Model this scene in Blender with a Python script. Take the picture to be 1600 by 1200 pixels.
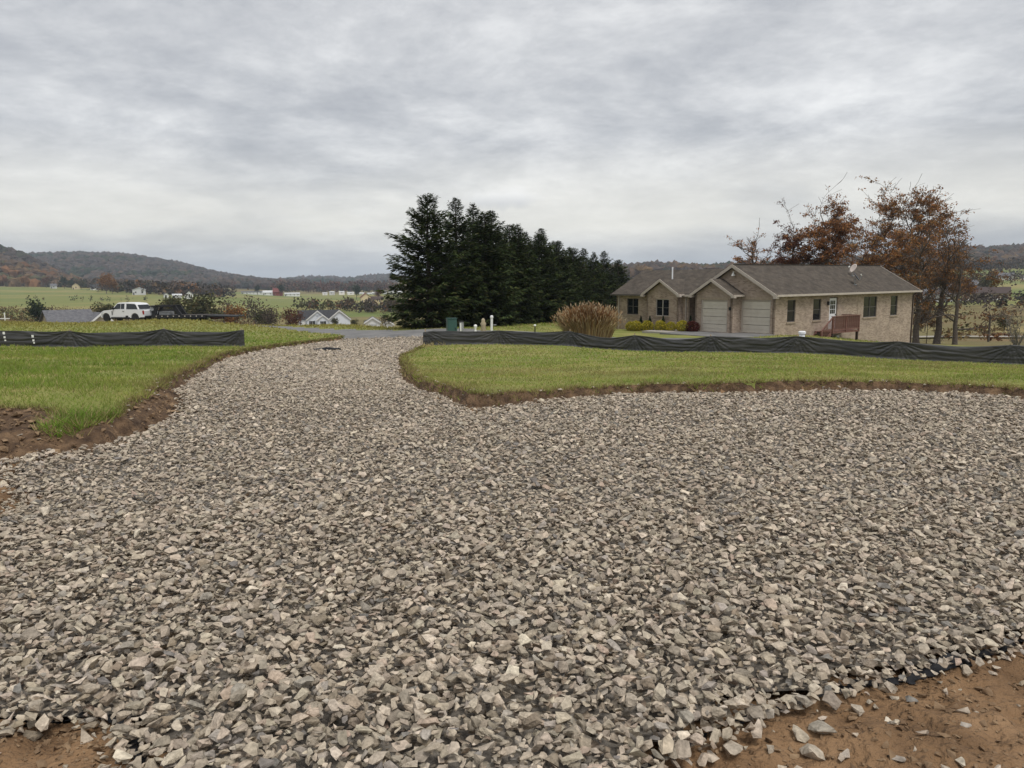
import bpy, bmesh, math, random
import numpy as np
from mathutils import Vector, Matrix
for o in list(bpy.data.objects): bpy.data.objects.remove(o)
SC = bpy.context.scene; COL = SC.collection
# ---------------------------------------------------------------- camera
PITCH, ROLL = math.radians(7.766), math.radians(.5)
cd = bpy.data.cameras.new('camera'); cam = bpy.data.objects.new('camera', cd); COL.objects.link(cam)
cd.sensor_width = 36; cd.lens = 27.0; cd.clip_start = .05; cd.clip_end = 20000
_R = Vector((1, 0, 0)); _F = Vector((0, math.cos(PITCH), -math.sin(PITCH))); _U = Vector((0, math.sin(PITCH), math.cos(PITCH)))
_R2 = _R*math.cos(ROLL)-_U*math.sin(ROLL); _U2 = _R*math.sin(ROLL)+_U*math.cos(ROLL)
M = Matrix((_R2, _U2, -_F)).transposed().to_4x4(); M.translation = (0, 0, 1.6); cam.matrix_world = M
SC.camera = cam
# ---------------------------------------------------------------- overcast sky, soft sun, exposure
SUN_EL, SUN_AZ = math.radians(64), math.radians(150)     # azimuth clockwise from +Y: behind the camera, to the right
SC.view_settings.view_transform = 'Standard'; SC.view_settings.look = 'None'
SC.view_settings.exposure = 0.70; SC.view_settings.gamma = 1; SC.view_settings.use_curve_mapping = False
wd = bpy.data.worlds.new('World'); SC.world = wd; wd.use_nodes = True
def world():
    nt = wd.node_tree; nt.nodes.clear(); N = nt.nodes.new; L = nt.links.new
    def math_(op, a, b=None, clamp=False):
        n = N('ShaderNodeMath'); n.operation = op; n.use_clamp = clamp
        for i, v in enumerate((a, b)):
            if v is None: continue
            if isinstance(v, (int, float)): n.inputs[i].default_value = v
            else: L(v, n.inputs[i])
        return n.outputs[0]
    def noise(vec, scale, detail, rough, dist=0):
        n = N('ShaderNodeTexNoise'); n.inputs['Scale'].default_value = scale; n.inputs['Detail'].default_value = detail
        n.inputs['Roughness'].default_value = rough; n.inputs['Distortion'].default_value = dist; L(vec, n.inputs['Vector']); return n.outputs['Fac']
    def ramp(f, stops):
        n = N('ShaderNodeValToRGB'); L(f, n.inputs[0]); e = n.color_ramp.elements
        while len(e) < len(stops): e.new(.5)
        for x, (p, c) in zip(e, stops): x.position = p; x.color = (*c, 1)
        return n.outputs[0]
    def mix(f, a, b, mode='MIX'):
        n = N('ShaderNodeMix'); n.data_type = 'RGBA'; n.blend_type = mode
        for sck, v in ((n.inputs['Factor'], f), (n.inputs['A'], a), (n.inputs['B'], b)):
            if isinstance(v, (int, float)): sck.default_value = v
            elif isinstance(v, tuple): sck.default_value = (*v, 1)
            else: L(v, sck)
        return n.outputs['Result']
    tc = N('ShaderNodeTexCoord'); sp = N('ShaderNodeSeparateXYZ'); L(tc.outputs['Generated'], sp.inputs[0])
    z = math_('MAXIMUM', sp.outputs[2], 0.0); zz = math_('ADD', z, .20)
    px = math_('DIVIDE', sp.outputs[0], zz); py = math_('DIVIDE', sp.outputs[1], zz)
    cb = N('ShaderNodeCombineXYZ'); L(px, cb.inputs[0]); L(py, cb.inputs[1]); P = cb.outputs[0]
    big = noise(P, .42, 3, .5, .3); mid = noise(P, 1.5, 10, .64, .3); fine = noise(P, 5.5, 8, .68, .15)
    f = math_('ADD', math_('ADD', math_('MULTIPLY', big, .44), math_('MULTIPLY', mid, .44)), math_('MULTIPLY', fine, .19))
    cloud = ramp(f, [(.41, (.335, .345, .37)), (.49, (.435, .443, .462)), (.55, (.55, .555, .565)), (.65, (.78, .78, .775))])
    # thin bright streaks low over the hills, warm; blue-grey layer below them
    st = noise(P, .38, 5, .55, .1)
    low = math_('MULTIPLY', math_('SMOOTH_MIN', 1.0, 1.0), 1.0)
    bandr = ramp(z, [(0.0, (0, 0, 0)), (.03, (.15, .15, .15)), (.065, (1, 1, 1)), (.10, (.75, .75, .75)), (.17, (0, 0, 0))])
    warmf = math_('MULTIPLY', math_('MULTIPLY', bandr, ramp(st, [(.36, (.0, .0, .0)), (.52, (1, 1, 1))])), .62)
    cloud = mix(warmf, cloud, (.86, .825, .73))
    # one small bright cumulus hanging before the grey layer
    nd = noise(tc.outputs['Generated'], 38, 6, .6); nd2 = math_('MULTIPLY', math_('SUBTRACT', nd, .5), 1.5)
    ex = math_('DIVIDE', math_('ADD', sp.outputs[0], .011), .048); ez_ = math_('DIVIDE', math_('SUBTRACT', sp.outputs[2], .101), .016)
    rr_ = math_('ADD', math_('SQRT', math_('ADD', math_('MULTIPLY', ex, ex), math_('MULTIPLY', ez_, ez_))), nd2)
    cm = math_('MULTIPLY', ramp(rr_, [(.40, (1, 1, 1)), (1.0, (0, 0, 0))]), math_('GREATER_THAN', sp.outputs[1], 0.0))
    cloud = mix(math_('MULTIPLY', cm, .85), cloud, mix(ramp(math_('ADD', math_('MULTIPLY', ez_, .5), .5), [(0.1, (0, 0, 0)), (.7, (1, 1, 1))]), (.46, .465, .48), (.84, .83, .81)))
    hz = ramp(z, [(0.0, (1, 1, 1)), (.05, (0, 0, 0))])
    cloud = mix(math_('MULTIPLY', hz, .5), cloud, (.60, .63, .68))
    sky = N('ShaderNodeTexSky'); sky.sky_type = 'NISHITA'; sky.sun_disc = False; sky.sun_elevation = SUN_EL; sky.sun_rotation = SUN_AZ
    sc = N('ShaderNodeVectorMath'); sc.operation = 'SCALE'; L(cloud, sc.inputs[0]); sc.inputs['Scale'].default_value = 7.7
    col = mix(.93, sky.outputs[0], sc.outputs[0])
    bg = N('ShaderNodeBackground'); bg.inputs['Strength'].default_value = .1; L(col, bg.inputs[0])
    out = N('ShaderNodeOutputWorld'); L(bg.outputs[0], out.inputs[0])
world()
sd_ = bpy.data.lights.new('sun', 'SUN'); sd_.energy = 1.5; sd_.angle = math.radians(24); sd_.color = (1, .96, .9)
sun = bpy.data.objects.new('sun', sd_); COL.objects.link(sun)
sdir = Vector((math.sin(SUN_AZ)*math.cos(SUN_EL), math.cos(SUN_AZ)*math.cos(SUN_EL), math.sin(SUN_EL)))
sun.rotation_euler = sdir.to_track_quat('Z', 'Y').to_euler()
# ---------------------------------------------------------------- helpers
def tag(o, label=None, cat=None, group=None, kind=None):
    if label: o['label'] = label
    if cat: o['category'] = cat
    if group: o['group'] = group
    if kind: o['kind'] = kind
    return o
def empty(name, loc=(0, 0, 0), rz=0, label=None, cat=None, group=None):
    o = bpy.data.objects.new(name, None); COL.objects.link(o); o.location = loc; o.rotation_euler = (0, 0, rz); o.empty_display_size = .2
    return tag(o, label, cat, group)
def link(name, me, m=None, parent=None):
    if m is not None:
        me.materials.clear()
        for x in (m if isinstance(m, (list, tuple)) else [m]): me.materials.append(x)
    o = bpy.data.objects.new(name, me); COL.objects.link(o); o.parent = parent
    return o
def arr_mesh(name, V, T, colors=None, smooth=False):
    V = np.asarray(V, np.float32); T = np.asarray(T, np.int32); me = bpy.data.meshes.new(name)
    me.vertices.add(len(V)); me.vertices.foreach_set('co', V.ravel())
    k = T.shape[1]; me.loops.add(T.size); me.loops.foreach_set('vertex_index', T.ravel())
    me.polygons.add(len(T)); me.polygons.foreach_set('loop_start', np.arange(0, T.size, k, dtype=np.int32))
    if colors is not None:
        a = me.color_attributes.new('tint', 'FLOAT_COLOR', 'POINT')
        a.data.foreach_set('color', np.c_[colors, np.ones(len(V))].astype(np.float32).ravel())
    me.update(calc_edges=True)
    me.polygons.foreach_set('use_smooth', np.full(len(T), smooth)); me.validate()
    return me
class MB:
    def __init__(s): s.v = []; s.f = []; s.uv = []
    def add(s, vs, fs):
        n = len(s.v); s.v += [tuple(v) for v in vs]; s.f += [tuple(n+i for i in f) for f in fs]; return s
    def box(s, a, b):
        (x0, y0, z0_), (x1, y1, z1) = [tuple(min(p, q) for p, q in zip(a, b)), tuple(max(p, q) for p, q in zip(a, b))]
        return s.add([(x0,y0,z0_),(x1,y0,z0_),(x1,y1,z0_),(x0,y1,z0_),(x0,y0,z1),(x1,y0,z1),(x1,y1,z1),(x0,y1,z1)],
                     [(0,3,2,1),(4,5,6,7),(0,1,5,4),(1,2,6,5),(2,3,7,6),(3,0,4,7)])
    def prism(s, pts, d):                                   # polygon (3-D points) pushed along vector d
        n = len(pts); d = Vector(d); a = [Vector(p) for p in pts]
        return s.add(a+[p+d for p in a], [tuple(range(n-1, -1, -1)), tuple(range(n, 2*n))]+[(i, (i+1) % n, n+(i+1) % n, n+i) for i in range(n)])
    def tube(s, pts, rad, n=6, cap=True):
        pts = [Vector(p) for p in pts]; rad = rad if isinstance(rad, (list, tuple)) else [rad]*len(pts); rings = []
        for i, p in enumerate(pts):
            d = (pts[min(i+1, len(pts)-1)]-pts[max(i-1, 0)]).normalized()
            x = d.orthogonal().normalized() if i == 0 else (px_-d*px_.dot(d)).normalized()
            px_ = x; y = d.cross(x); rings.append([p+(x*math.cos(2*math.pi*k/n)+y*math.sin(2*math.pi*k/n))*rad[i] for k in range(n)])
        vs = [v for r in rings for v in r]; fs = []
        for i in range(len(pts)-1):
            for k in range(n): fs.append((i*n+k, i*n+(k+1) % n, (i+1)*n+(k+1) % n, (i+1)*n+k))
        if cap: fs += [tuple(range(n-1, -1, -1)), tuple((len(pts)-1)*n+k for k in range(n))]
        return s.add(vs, fs)
    def lathe(s, prof, c=(0, 0, 0), n=12):                  # (radius, z) profile round a vertical axis
        vs = []; fs = []
        for r, z in prof: vs += [(c[0]+r*math.cos(2*math.pi*k/n), c[1]+r*math.sin(2*math.pi*k/n), c[2]+z) for k in range(n)]
        for i in range(len(prof)-1):
            for k in range(n): fs.append((i*n+k, i*n+(k+1) % n, (i+1)*n+(k+1) % n, (i+1)*n+k))
        fs += [tuple(range(n-1, -1, -1)), tuple((len(prof)-1)*n+k for k in range(n))]
        return s.add(vs, fs)
    def mesh(s, name, bevel=0, smooth=False):
        me = bpy.data.meshes.new(name); me.from_pydata(s.v, [], s.f); me.update()
        if bevel:
            bm = bmesh.new(); bm.from_mesh(me); bmesh.ops.bevel(bm, geom=bm.edges[:], offset=bevel, segments=2, affect='EDGES', clamp_overlap=True); bm.to_mesh(me); bm.free()
        if smooth: me.polygons.foreach_set('use_smooth', [True]*len(me.polygons))
        return me
    def build(s, name, m, parent=None, bevel=0, smooth=False): return link(name, s.mesh(name, bevel, smooth), m, parent)
def copy_tree(o, parent=None):
    c = o.copy(); COL.objects.link(c); c.parent = parent
    for ch in o.children: copy_tree(ch, c)
    return c
# ---------------------------------------------------------------- materials
MATS = {}
def mat(name, c1, c2=None, rough=.85, scale=4., bump=0., bscale=None, attr=None, metal=0, spec=.3, trans=0, coords='Object', detail=5, lo=.35, hi=.65, c3=None, objrand=0):
    m = bpy.data.materials.new(name); m.use_nodes = True; MATS[name] = m; nt = m.node_tree; N = nt.nodes.new; L = nt.links.new
    b = nt.nodes['Principled BSDF']; b.inputs['Roughness'].default_value = rough; b.inputs['Metallic'].default_value = metal
    b.inputs['Specular IOR Level'].default_value = spec
    tc = N('ShaderNodeTexCoord').outputs[coords]
    col = None
    if c2 is not None:
        n = N('ShaderNodeTexNoise'); n.inputs['Scale'].default_value = scale; n.inputs['Detail'].default_value = detail; n.inputs['Roughness'].default_value = .6; L(tc, n.inputs['Vector'])
        r = N('ShaderNodeValToRGB'); L(n.outputs['Fac'], r.inputs[0]); e = r.color_ramp.elements
        e[0].position = lo; e[0].color = (*c1, 1); e[1].position = hi; e[1].color = (*c2, 1)
        if c3: x = e.new((lo+hi)/2); x.color = (*c3, 1)
        col = r.outputs[0]
    if attr:
        a = N('ShaderNodeAttribute'); a.attribute_name = attr
        if col is None: col = a.outputs['Color']
        else:
            x = N('ShaderNodeMix'); x.data_type = 'RGBA'; x.blend_type = 'MULTIPLY'; x.inputs['Factor'].default_value = 1
            L(a.outputs['Color'], x.inputs['A']); L(col, x.inputs['B']); col = x.outputs['Result']
    if objrand:
        oi = N('ShaderNodeObjectInfo'); mr = N('ShaderNodeMapRange'); L(oi.outputs['Random'], mr.inputs[0]); mr.inputs[3].default_value = 1-objrand; mr.inputs[4].default_value = 1+objrand
        v = N('ShaderNodeVectorMath'); v.operation = 'SCALE'; L(mr.outputs[0], v.inputs['Scale'])
        if col is None: v.inputs[0].default_value = c1
        else: L(col, v.inputs[0])
        col = v.outputs[0]
    if col is None: b.inputs['Base Color'].default_value = (*c1, 1)
    else: L(col, b.inputs['Base Color'])
    if bump:
        n = N('ShaderNodeTexNoise'); n.inputs['Scale'].default_value = bscale or scale*3; n.inputs['Detail'].default_value = 6; L(tc, n.inputs['Vector'])
        q = N('ShaderNodeBump'); q.inputs['Strength'].default_value = 1; q.inputs['Distance'].default_value = bump; L(n.outputs['Fac'], q.inputs['Height']); L(q.outputs[0], b.inputs['Normal'])
    if trans:
        t = N('ShaderNodeBsdfTranslucent'); mx = N('ShaderNodeMixShader'); mx.inputs[0].default_value = trans
        if col is None: t.inputs[0].default_value = (*c1, 1)
        else: L(col, t.inputs[0])
        L(b.outputs[0], mx.inputs[1]); L(t.outputs[0], mx.inputs[2]); L(mx.outputs[0], nt.nodes['Material Output'].inputs[0])
    return m
mat('topsoil', (.055, .033, .02), (.19, .12, .068), .95, 6, .06, 25, c3=(.11, .068, .039), detail=9)
mat('soil', (.12, .07, .036), (.32, .20, .11), .95, 2.2, .05, 30, c3=(.225, .135, .07), detail=9, lo=.3, hi=.68)
mat('lawn', (.14, .16, .036), (.27, .245, .08), .95, .55, .02, 30, c3=(.19, .20, .05), detail=8)
mat('meadow', (.17, .115, .05), (.24, .19, .075), .95, .035, 0, c3=(.14, .12, .045), detail=9)
mat('field', (.115, .15, .035), (.27, .22, .085), .95, .009, 0, c3=(.17, .18, .05), detail=9)
mat('asphalt', (.13, .13, .13), (.20, .195, .19), .85, .8, .004, 90, detail=9)
mat('concrete', (.27, .25, .22), (.36, .335, .30), .85, 1.2, .002, 60, detail=8)
mat('gravel_under', (.12, .107, .09), (.24, .215, .185), .95, 25, .02, 40)
mat('stone', (.56, .55, .53), (1.16, 1.14, 1.10), .92, 46, .009, 60, attr='tint', spec=.2, lo=.3, hi=.7)
mat('geotextile', (.012, .013, .016), (.022, .023, .027), .6, 6, .002, 400)
mat('grass', (.8, .8, .8), (1.15, 1.15, 1.1), .75, .9, attr='tint', trans=.3, spec=.2)
mat('stone_single', (.56, .55, .53), (1.16, 1.14, 1.10), .92, 3.2, .010, 4.5, attr='tint', spec=.2, lo=.3, hi=.7)
mat('clod', (.13, .08, .045), (.27, .185, .11), .95, 9, .004, 60)
# ---------------------------------------------------------------- terrain heights (plan coordinates, metres; camera stands at the origin)
def vnoise(x, y, seed=0):
    xi = np.floor(x).astype(np.int64); yi = np.floor(y).astype(np.int64)
    fx = x - xi; fy = y - yi
    fx = fx*fx*(3-2*fx); fy = fy*fy*(3-2*fy)
    def h(a, b):
        n = (a*374761393 + b*668265263 + seed*974711) & 0xffffffff
        n = ((n ^ (n >> 13))*1274126177) & 0xffffffff
        return ((n ^ (n >> 16)) & 0xffff)/65535.0
    return (h(xi, yi)*(1-fx)+h(xi+1, yi)*fx)*(1-fy)+(h(xi, yi+1)*(1-fx)+h(xi+1, yi+1)*fx)*fy
def fbm(x, y, seed=0, oct=4):
    s = 0; a = .5
    for i in range(oct):
        s = s + a*(vnoise(x*2**i+17.3*i, y*2**i-9.1*i, seed+i)-.5); a *= .5
    return s*2
CTRL = [  # x, y, z of the undisturbed ground
 (0,3,.06),(-3,5,.06),(4,5,.06),(0,9,.17),(4,10,.15),(9,10.5,.15),(15,11,.1),(-1.2,9.6,.2),(-4.4,9.6,.18),(-5.6,7.9,.3),(-9,8,.34),(-14,10,.3),
 (0,16,-.33),(8,17,-.4),(18,17,-.6),(-5,18,-.3),(-12,18,-.1),(-22,18,0),
 (-3.7,33.5,-1.22),(2.4,32,-1.2),(7.8,30,-1.3),(13.9,27.5,-1.38),(17,26,-1.42),(28,26,-1.9),
 (-10,28,-.75),(-16,28,-.72),(-25,28,-.6),(-6,35,-1.2),
 (-8,45,-1.5),(0,47,-1.55),(-13,50,-1.72),(-13,57,-1.78),(-5,55,-1.72),(1,55,-1.75),(-9,50,-1.62),(-35,70,-1.95),(-46,70,-1.9),(-25,66,-1.88),(-60,70,-1.75),(-22,50,-1.35),(-32,52,-1.35),
 (-41,83,-2.8),(-33,82,-2.8),(-56,85,-2.8),(-18,80,-3.4),(-8,70,-3.0),
 (3,60,-2.0),(10,90,-2.6),(14,105,-3),
 (17,50,-2.16),(13.6,54.4,-2.14),(9,46,-2.12),(12,44,-2.12),(8,60,-2.35),(21.5,53.3,-2.5),(26,56.8,-3.1),(32,61.3,-3.8),(25,50,-2.9),(38,58,-4.1),(44,66,-4.5),(30,50,-3.2),
 (-80,125,-9),(-95,150,-9.5),(-60,150,-12),(-30,140,-11),(-10,130,-8),(20,140,-6),(45,100,-6.5),(70,110,-7.2),(60,180,-8.6),(110,180,-8.2),
 (-190,300,-10.5),(-120,300,-12.5),(-66,268,-14.5),(-43,240,-13.5),(-30,270,-15),(20,300,-12),(150,320,-9.5),(220,330,-8.5),
 (-400,600,-6.5),(-270,600,-9),(-150,600,-13.5),(-60,600,-14),(60,600,-12),(280,600,-5.5),(420,620,-3),
 (-600,900,-2),(-400,900,-7),(-250,900,-16),(-120,900,-17),(50,900,-10),(450,900,5),(600,900,10),
 (-1100,1600,10),(-300,1600,-12),(300,1600,10),(1000,1600,20),(-2600,4000,10),(0,4000,10),(2600,4000,10),(-1500,2500,8),(1500,2500,20),(0,2500,5),
 (-200,60,0),(200,60,-12),(-150,0,0),(150,0,-6),(0,-100,0),(0,-2000,0),(-3000,0,10),(3000,0,10),(40,5,-.3),(-40,5,.2),(0,-10,.05),(-10,0,.05),(10,0,.05)]
C_ = np.array(CTRL, float)
def uv_(x, y):
    r = np.sqrt(x*x+y*y)+1.5; az = np.arctan2(x, y)
    k = np.log(r)
    return np.sin(az)*k*1.0, np.cos(az)*k*1.0
U_, V_ = uv_(C_[:,0], C_[:,1])
def tps(d2): return np.where(d2 > 1e-12, d2*np.log(np.maximum(d2, 1e-12)), 0)*.5
def solve_tps():
    n = len(U_)
    K = tps((U_[:,None]-U_[None])**2+(V_[:,None]-V_[None])**2)+np.eye(n)*1e-4
    P = np.c_[np.ones(n), U_, V_]
    A = np.zeros((n+3, n+3)); A[:n,:n] = K; A[:n,n:] = P; A[n:,:n] = P.T
    return np.linalg.solve(A, np.r_[C_[:,2], 0, 0, 0])
W_ = solve_tps()
def z0(x, y):
    x = np.atleast_1d(np.asarray(x, float)); y = np.atleast_1d(np.asarray(y, float)); sh = x.shape
    x = x.ravel(); y = y.ravel(); u, v = uv_(x, y); out = np.empty(len(x))
    for i in range(0, len(x), 20000):
        a = slice(i, i+20000)
        out[a] = tps((u[a,None]-U_[None])**2+(v[a,None]-V_[None])**2)@W_[:-3]+W_[-3]+W_[-2]*u[a]+W_[-1]*v[a]
    return out.reshape(sh)
# ---------------------------------------------------------------- ground sheet
KL = [(-60,6),(-20,7.6),(-9,7.9),(-5.41,8.01),(-4.96,8.2),(-4.5,7.5),(-4.16,7.48),(-4.2,7.98),(-4.5,9.28),(-5.2,11.4),(-6.15,14.6),(-8.23,21.6),(-9.2,27.6),(-9.76,34.5),(-9.7,39.5),(-9.4,43)]
KR = [(-4.3,43),(-4.0,39.5),(-3.59,25.0),(-1.95,14.5),(-1.4,11.9),(-.89,10.6),(-.5,9.68),(-.32,9.57),(.26,10.15),(.91,10.78),(1.52,11.2),(2.36,11.2),(2.92,10.9),(3.68,10.95),(4.67,11.1),(5.59,11.05),(6.33,10.73),(6.7,9.9),(9,9.0),(20,8),(60,6)]
K = np.array(KL+KR+[(60,-60),(-60,-60)], float)
def inside(P, x, y):
    c = np.zeros(np.shape(x), bool); n = len(P); j = n-1
    for i in range(n):
        xi, yi = P[i]; xj, yj = P[j]
        c ^= ((yi > y) != (yj > y)) & (x < (xj-xi)*(y-yi)/(yj-yi+1e-12)+xi); j = i
    return c
def pdist(P, x, y, closed=True):
    d = np.full(np.shape(x), 1e9)
    for i in range(len(P)-(0 if closed else 1)):
        a = P[i]; b = P[(i+1) % len(P)]; e = np.subtract(b, a); l2 = (e**2).sum()+1e-12
        t = np.clip(((x-a[0])*e[0]+(y-a[1])*e[1])/l2, 0, 1)
        d = np.minimum(d, np.hypot(x-a[0]-t*e[0], y-a[1]-t*e[1]))
    return d
def wob(x, y): return .13*fbm(x*1.7, y*1.7, 5, 3)+.06*fbm(x*7, y*7, 8, 2)
def sdK(x, y):                                             # > 0 inside the dug-out pad and drive
    d = pdist(K, x, y); s = np.where(inside(K, x, y), d, -d); return s+wob(x, y)*np.minimum(1, 40/(np.hypot(x, y)+10))
def sst(t): t = np.clip(t, 0, 1); return t*t*(3-2*t)
def zpad(x, y, zz=None):
    zz = z0(x, y) if zz is None else zz
    return (zz-.17)*sst((y-8)/4)+.035*fbm(x*.55, y*.55, 21, 3)+.012*fbm(x*2.5, y*2.5, 22, 2)
SOILS = [np.array(p, float) for p in (
 [(.411,2.30),(.497,2.42),(.754,2.56),(1.062,2.70),(1.31,2.77),(1.698,2.94),(2.015,3.08),(2.254,3.19),(3.2,3.6),(7,5.4),(9,-2),(.35,-2),(.36,2.1)],
 [(-1.245,2.367),(-1.39,2.54),(-1.554,2.66),(-1.71,2.625),(-1.87,2.6),(-2.6,2.62),(-5,2.2),(-5,-2),(-1.15,-2),(-1.2,2.2)],
 [(-30,9),(-5.2,8.6),(-4.75,7.6),(-4.42,7.2),(-4.36,6.9),(-4.44,6.49),(-4.15,6.05),(-3.72,5.75),(-3.64,5.35),(-3.95,5.0),(-8,4.4),(-30,4)])]
def in_gravel(x, y, s=None, grow=0):
    s = sdK(x, y) if s is None else s
    w = .12*fbm(x*4, y*4, 3, 2)
    g = (s > .17-grow+.6*w+.30*sst((-3.8-x)/.3)*sst((11.5-y)/2)) & (y < 43)
    for P in SOILS:
        d = pdist(P, x, y); sg = np.where(inside(P, x, y), d, -d)
        g &= (sg+w*.6) < grow
    return g
ROAD = np.array([(-60,92),(-40,80.5),(-25,66),(-15.2,53.5),(-12.6,49.5),(-10,45),(-9.3,41.9),(-4.2,41.9),(-3.6,43.2),(0,43.6),(8,43.6),(20,38),(24,41),(9,48),(0,47.8),(-4.4,48.5),(-6.8,49.2),(-9.2,50.4),(-12.2,53),(-15,57),(-24,70),(-38,85),(-58,98)], float)
HX, HY, HYAW, SLAB = 17.053, 50.0, .645, -2.093
ha = np.array([math.cos(HYAW), math.sin(HYAW)]); hb = np.array([-math.sin(HYAW), math.cos(HYAW)])
def hloc(x, y): return (x-HX)*ha[0]+(y-HY)*ha[1], (x-HX)*hb[0]+(y-HY)*hb[1]
def hxy(v, u): return HX+ha[0]*v+hb[0]*u, HY+ha[1]*v+hb[1]*u
def ground_z(x, y):
    x = np.atleast_1d(np.asarray(x, float)); y = np.atleast_1d(np.asarray(y, float))
    zz = z0(x, y); r = np.hypot(x, y)
    near = r < 75
    lawn = zz.copy()
    if near.any():
        xn, yn, zn = x[near], y[near], zz[near]
        s = sdK(xn, yn); zp = zpad(xn, yn, zn)
        bank = .09+1.0*sst((-4.3-xn)/.6)*sst((8.6-yn)/.5)+.34*sst((-3.8-xn)/.3)*sst((11.5-yn)/2)
        t = sst(s/bank)
        lw = zn+.03*fbm(xn*.9, yn*.9, 31, 3)
        rough = np.where((t > 0.02) & (t < .98), .06*fbm(xn*6, yn*6, 41, 3)+.04*fbm(xn*15, yn*15, 42, 2), 0)
        soilr = np.where((t >= .98), .03*fbm(xn*3.2, yn*3.2, 43, 3)+.03*fbm(xn*7, yn*7, 46, 3)+.024*fbm(xn*15, yn*15, 44, 3)+.010*fbm(xn*30, yn*30, 45, 2), 0)
        gx, gy = hloc(xn, yn)                              # keep the ground under the paved forecourt flat
        flat = sst((gx+6.5)/2.5)*sst((gy+1)/2)*sst((9-gy)/2)*sst((1.5-gx)/1)
        gi = in_gravel(xn, yn, s, -.04) if len(xn) else 0
        out = lw*(1-t)+zp*t+rough+soilr-np.where(gi, .04+np.maximum(soilr, 0), 0)
        out = out*(1-flat)+np.minimum(out, SLAB-.06)*flat
        lawn[near] = out
    far = r > 75
    lawn[far] += (.25*fbm(x[far]*.02, y[far]*.02, 51, 3)*np.minimum(1, (r[far]-75)/80))
    return lawn
def gz(x, y): return float(ground_z([x], [y])[0])
def build_ground():
    az = np.r_[np.radians(np.linspace(-180, -46, 28)), np.radians(np.linspace(-44.5, 44.5, 340)), np.radians(np.linspace(46, 176, 27))]
    rr = np.r_[.06, .5, .9, np.exp(np.linspace(np.log(1.25), np.log(46), 270)), np.exp(np.linspace(np.log(47.2), np.log(9000), 125))]
    A, Rr = np.meshgrid(az, rr); X = Rr*np.sin(A); Y = Rr*np.cos(A)
    Z = ground_z(X.ravel(), Y.ravel()); na, nr = len(az), len(rr)
    V = np.c_[X.ravel(), Y.ravel(), Z]
    I, J = np.meshgrid(np.arange(nr-1), np.arange(na), indexing='ij'); J2 = (J+1) % na
    Q = np.stack([I*na+J, I*na+J2, (I+1)*na+J2, (I+1)*na+J], -1).reshape(-1, 4)[:, ::-1]
    c = V[Q].mean(1); x, y = c[:,0], c[:,1]; r = np.hypot(x, y)
    zone = np.full(len(Q), 1)
    nn = r < 110; s = np.full(len(Q), -9.); s[nn] = sdK(x[nn], y[nn])
    zone[s > -.02] = 0
    bk = .12+1.0*sst((-4.3-x)/.6)*sst((8.6-y)/.5)+.5*sst((-3.8-x)/.3)*sst((11.5-y)/2); zone[(s > -.075) & (s < bk*.75+.05) & nn] = 5
    zone[nn & inside(ROAD, x, y)] = 2
    azc = np.degrees(np.arctan2(x, y))
    zone[(r > 78) & (zone == 1)] = 3
    edge = 330+60*fbm(x*.006, y*.006, 61, 3)
    zone[(zone == 3) & (r > edge) & (r < 1100+80*fbm(x*.004, y*.004, 62)) & ((azc < -5) | (azc > 24))] = 4
    for k, (nm, m) in enumerate((('soil', 'soil'), ('lawn', 'lawn'), ('road', 'asphalt'), ('meadow', 'meadow'), ('field', 'field'), ('cut_bank', 'topsoil'))):
        F = Q[zone == k]; u, inv = np.unique(F, return_inverse=True)
        o = link(nm, arr_mesh(nm, V[u], inv.reshape(-1, 4), smooth=True), MATS[m]); tag(o, kind='structure')
build_ground()
# ---------------------------------------------------------------- gravel
rng = np.random.default_rng(7)
def hull(npts, seed, flat=.55, lo=.72):
    r = np.random.default_rng(seed); p = r.normal(size=(npts, 3)); p /= np.abs(p).max(1)[:, None]**.55*np.linalg.norm(p, axis=1)[:, None]**.45
    p *= r.uniform(lo, 1.05, (npts, 1)); p *= np.array([1.08, r.uniform(.6, .92), r.uniform(flat*.7, flat*1.2)])*.5
    bm = bmesh.new(); [bm.verts.new(q) for q in p]; bmesh.ops.convex_hull(bm, input=bm.verts[:])
    bmesh.ops.delete(bm, geom=[v for v in bm.verts if not v.link_faces], context='VERTS'); bmesh.ops.triangulate(bm, faces=bm.faces[:])
    bmesh.ops.recalc_face_normals(bm, faces=bm.faces[:]); bm.verts.index_update()
    V = np.array([v.co[:] for v in bm.verts]); T = np.array([[v.index for v in f.verts] for f in bm.faces]); bm.free(); return V, T
HN = [hull(10, 100+i, .46, .84) for i in range(34)]; HF = [hull(8, 300+i, .5, .88) for i in range(20)]; HH = [hull(18, 500+i, .5, .82) for i in range(30)]
def stone_colors(n):
    base = np.array([(.41,.367,.302),(.47,.422,.35),(.33,.298,.248),(.55,.50,.42),(.20,.195,.186),(.40,.335,.275),(.28,.24,.188),(.36,.335,.298)])
    k = rng.choice(len(base), n, p=[.30,.20,.21,.07,.03,.03,.06,.10])
    return base[k]*np.array([1.09, 1.05, 1.03])*rng.uniform(.8, 1.2, (n, 1))*rng.uniform(.98, 1.02, (n, 3))
def rotm(yaw, tx, ty):
    cz, sz = np.cos(yaw), np.sin(yaw); cx, sx = np.cos(tx), np.sin(tx); cy, sy = np.cos(ty), np.sin(ty); O = np.zeros_like(yaw); I = O+1
    Rz = np.stack([cz,-sz,O, sz,cz,O, O,O,I], -1).reshape(-1,3,3); Rx = np.stack([I,O,O, O,cx,-sx, O,sx,cx], -1).reshape(-1,3,3); Ry = np.stack([cy,O,sy, O,I,O, -sy,O,cy], -1).reshape(-1,3,3)
    return Rx@Ry@Rz
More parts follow.
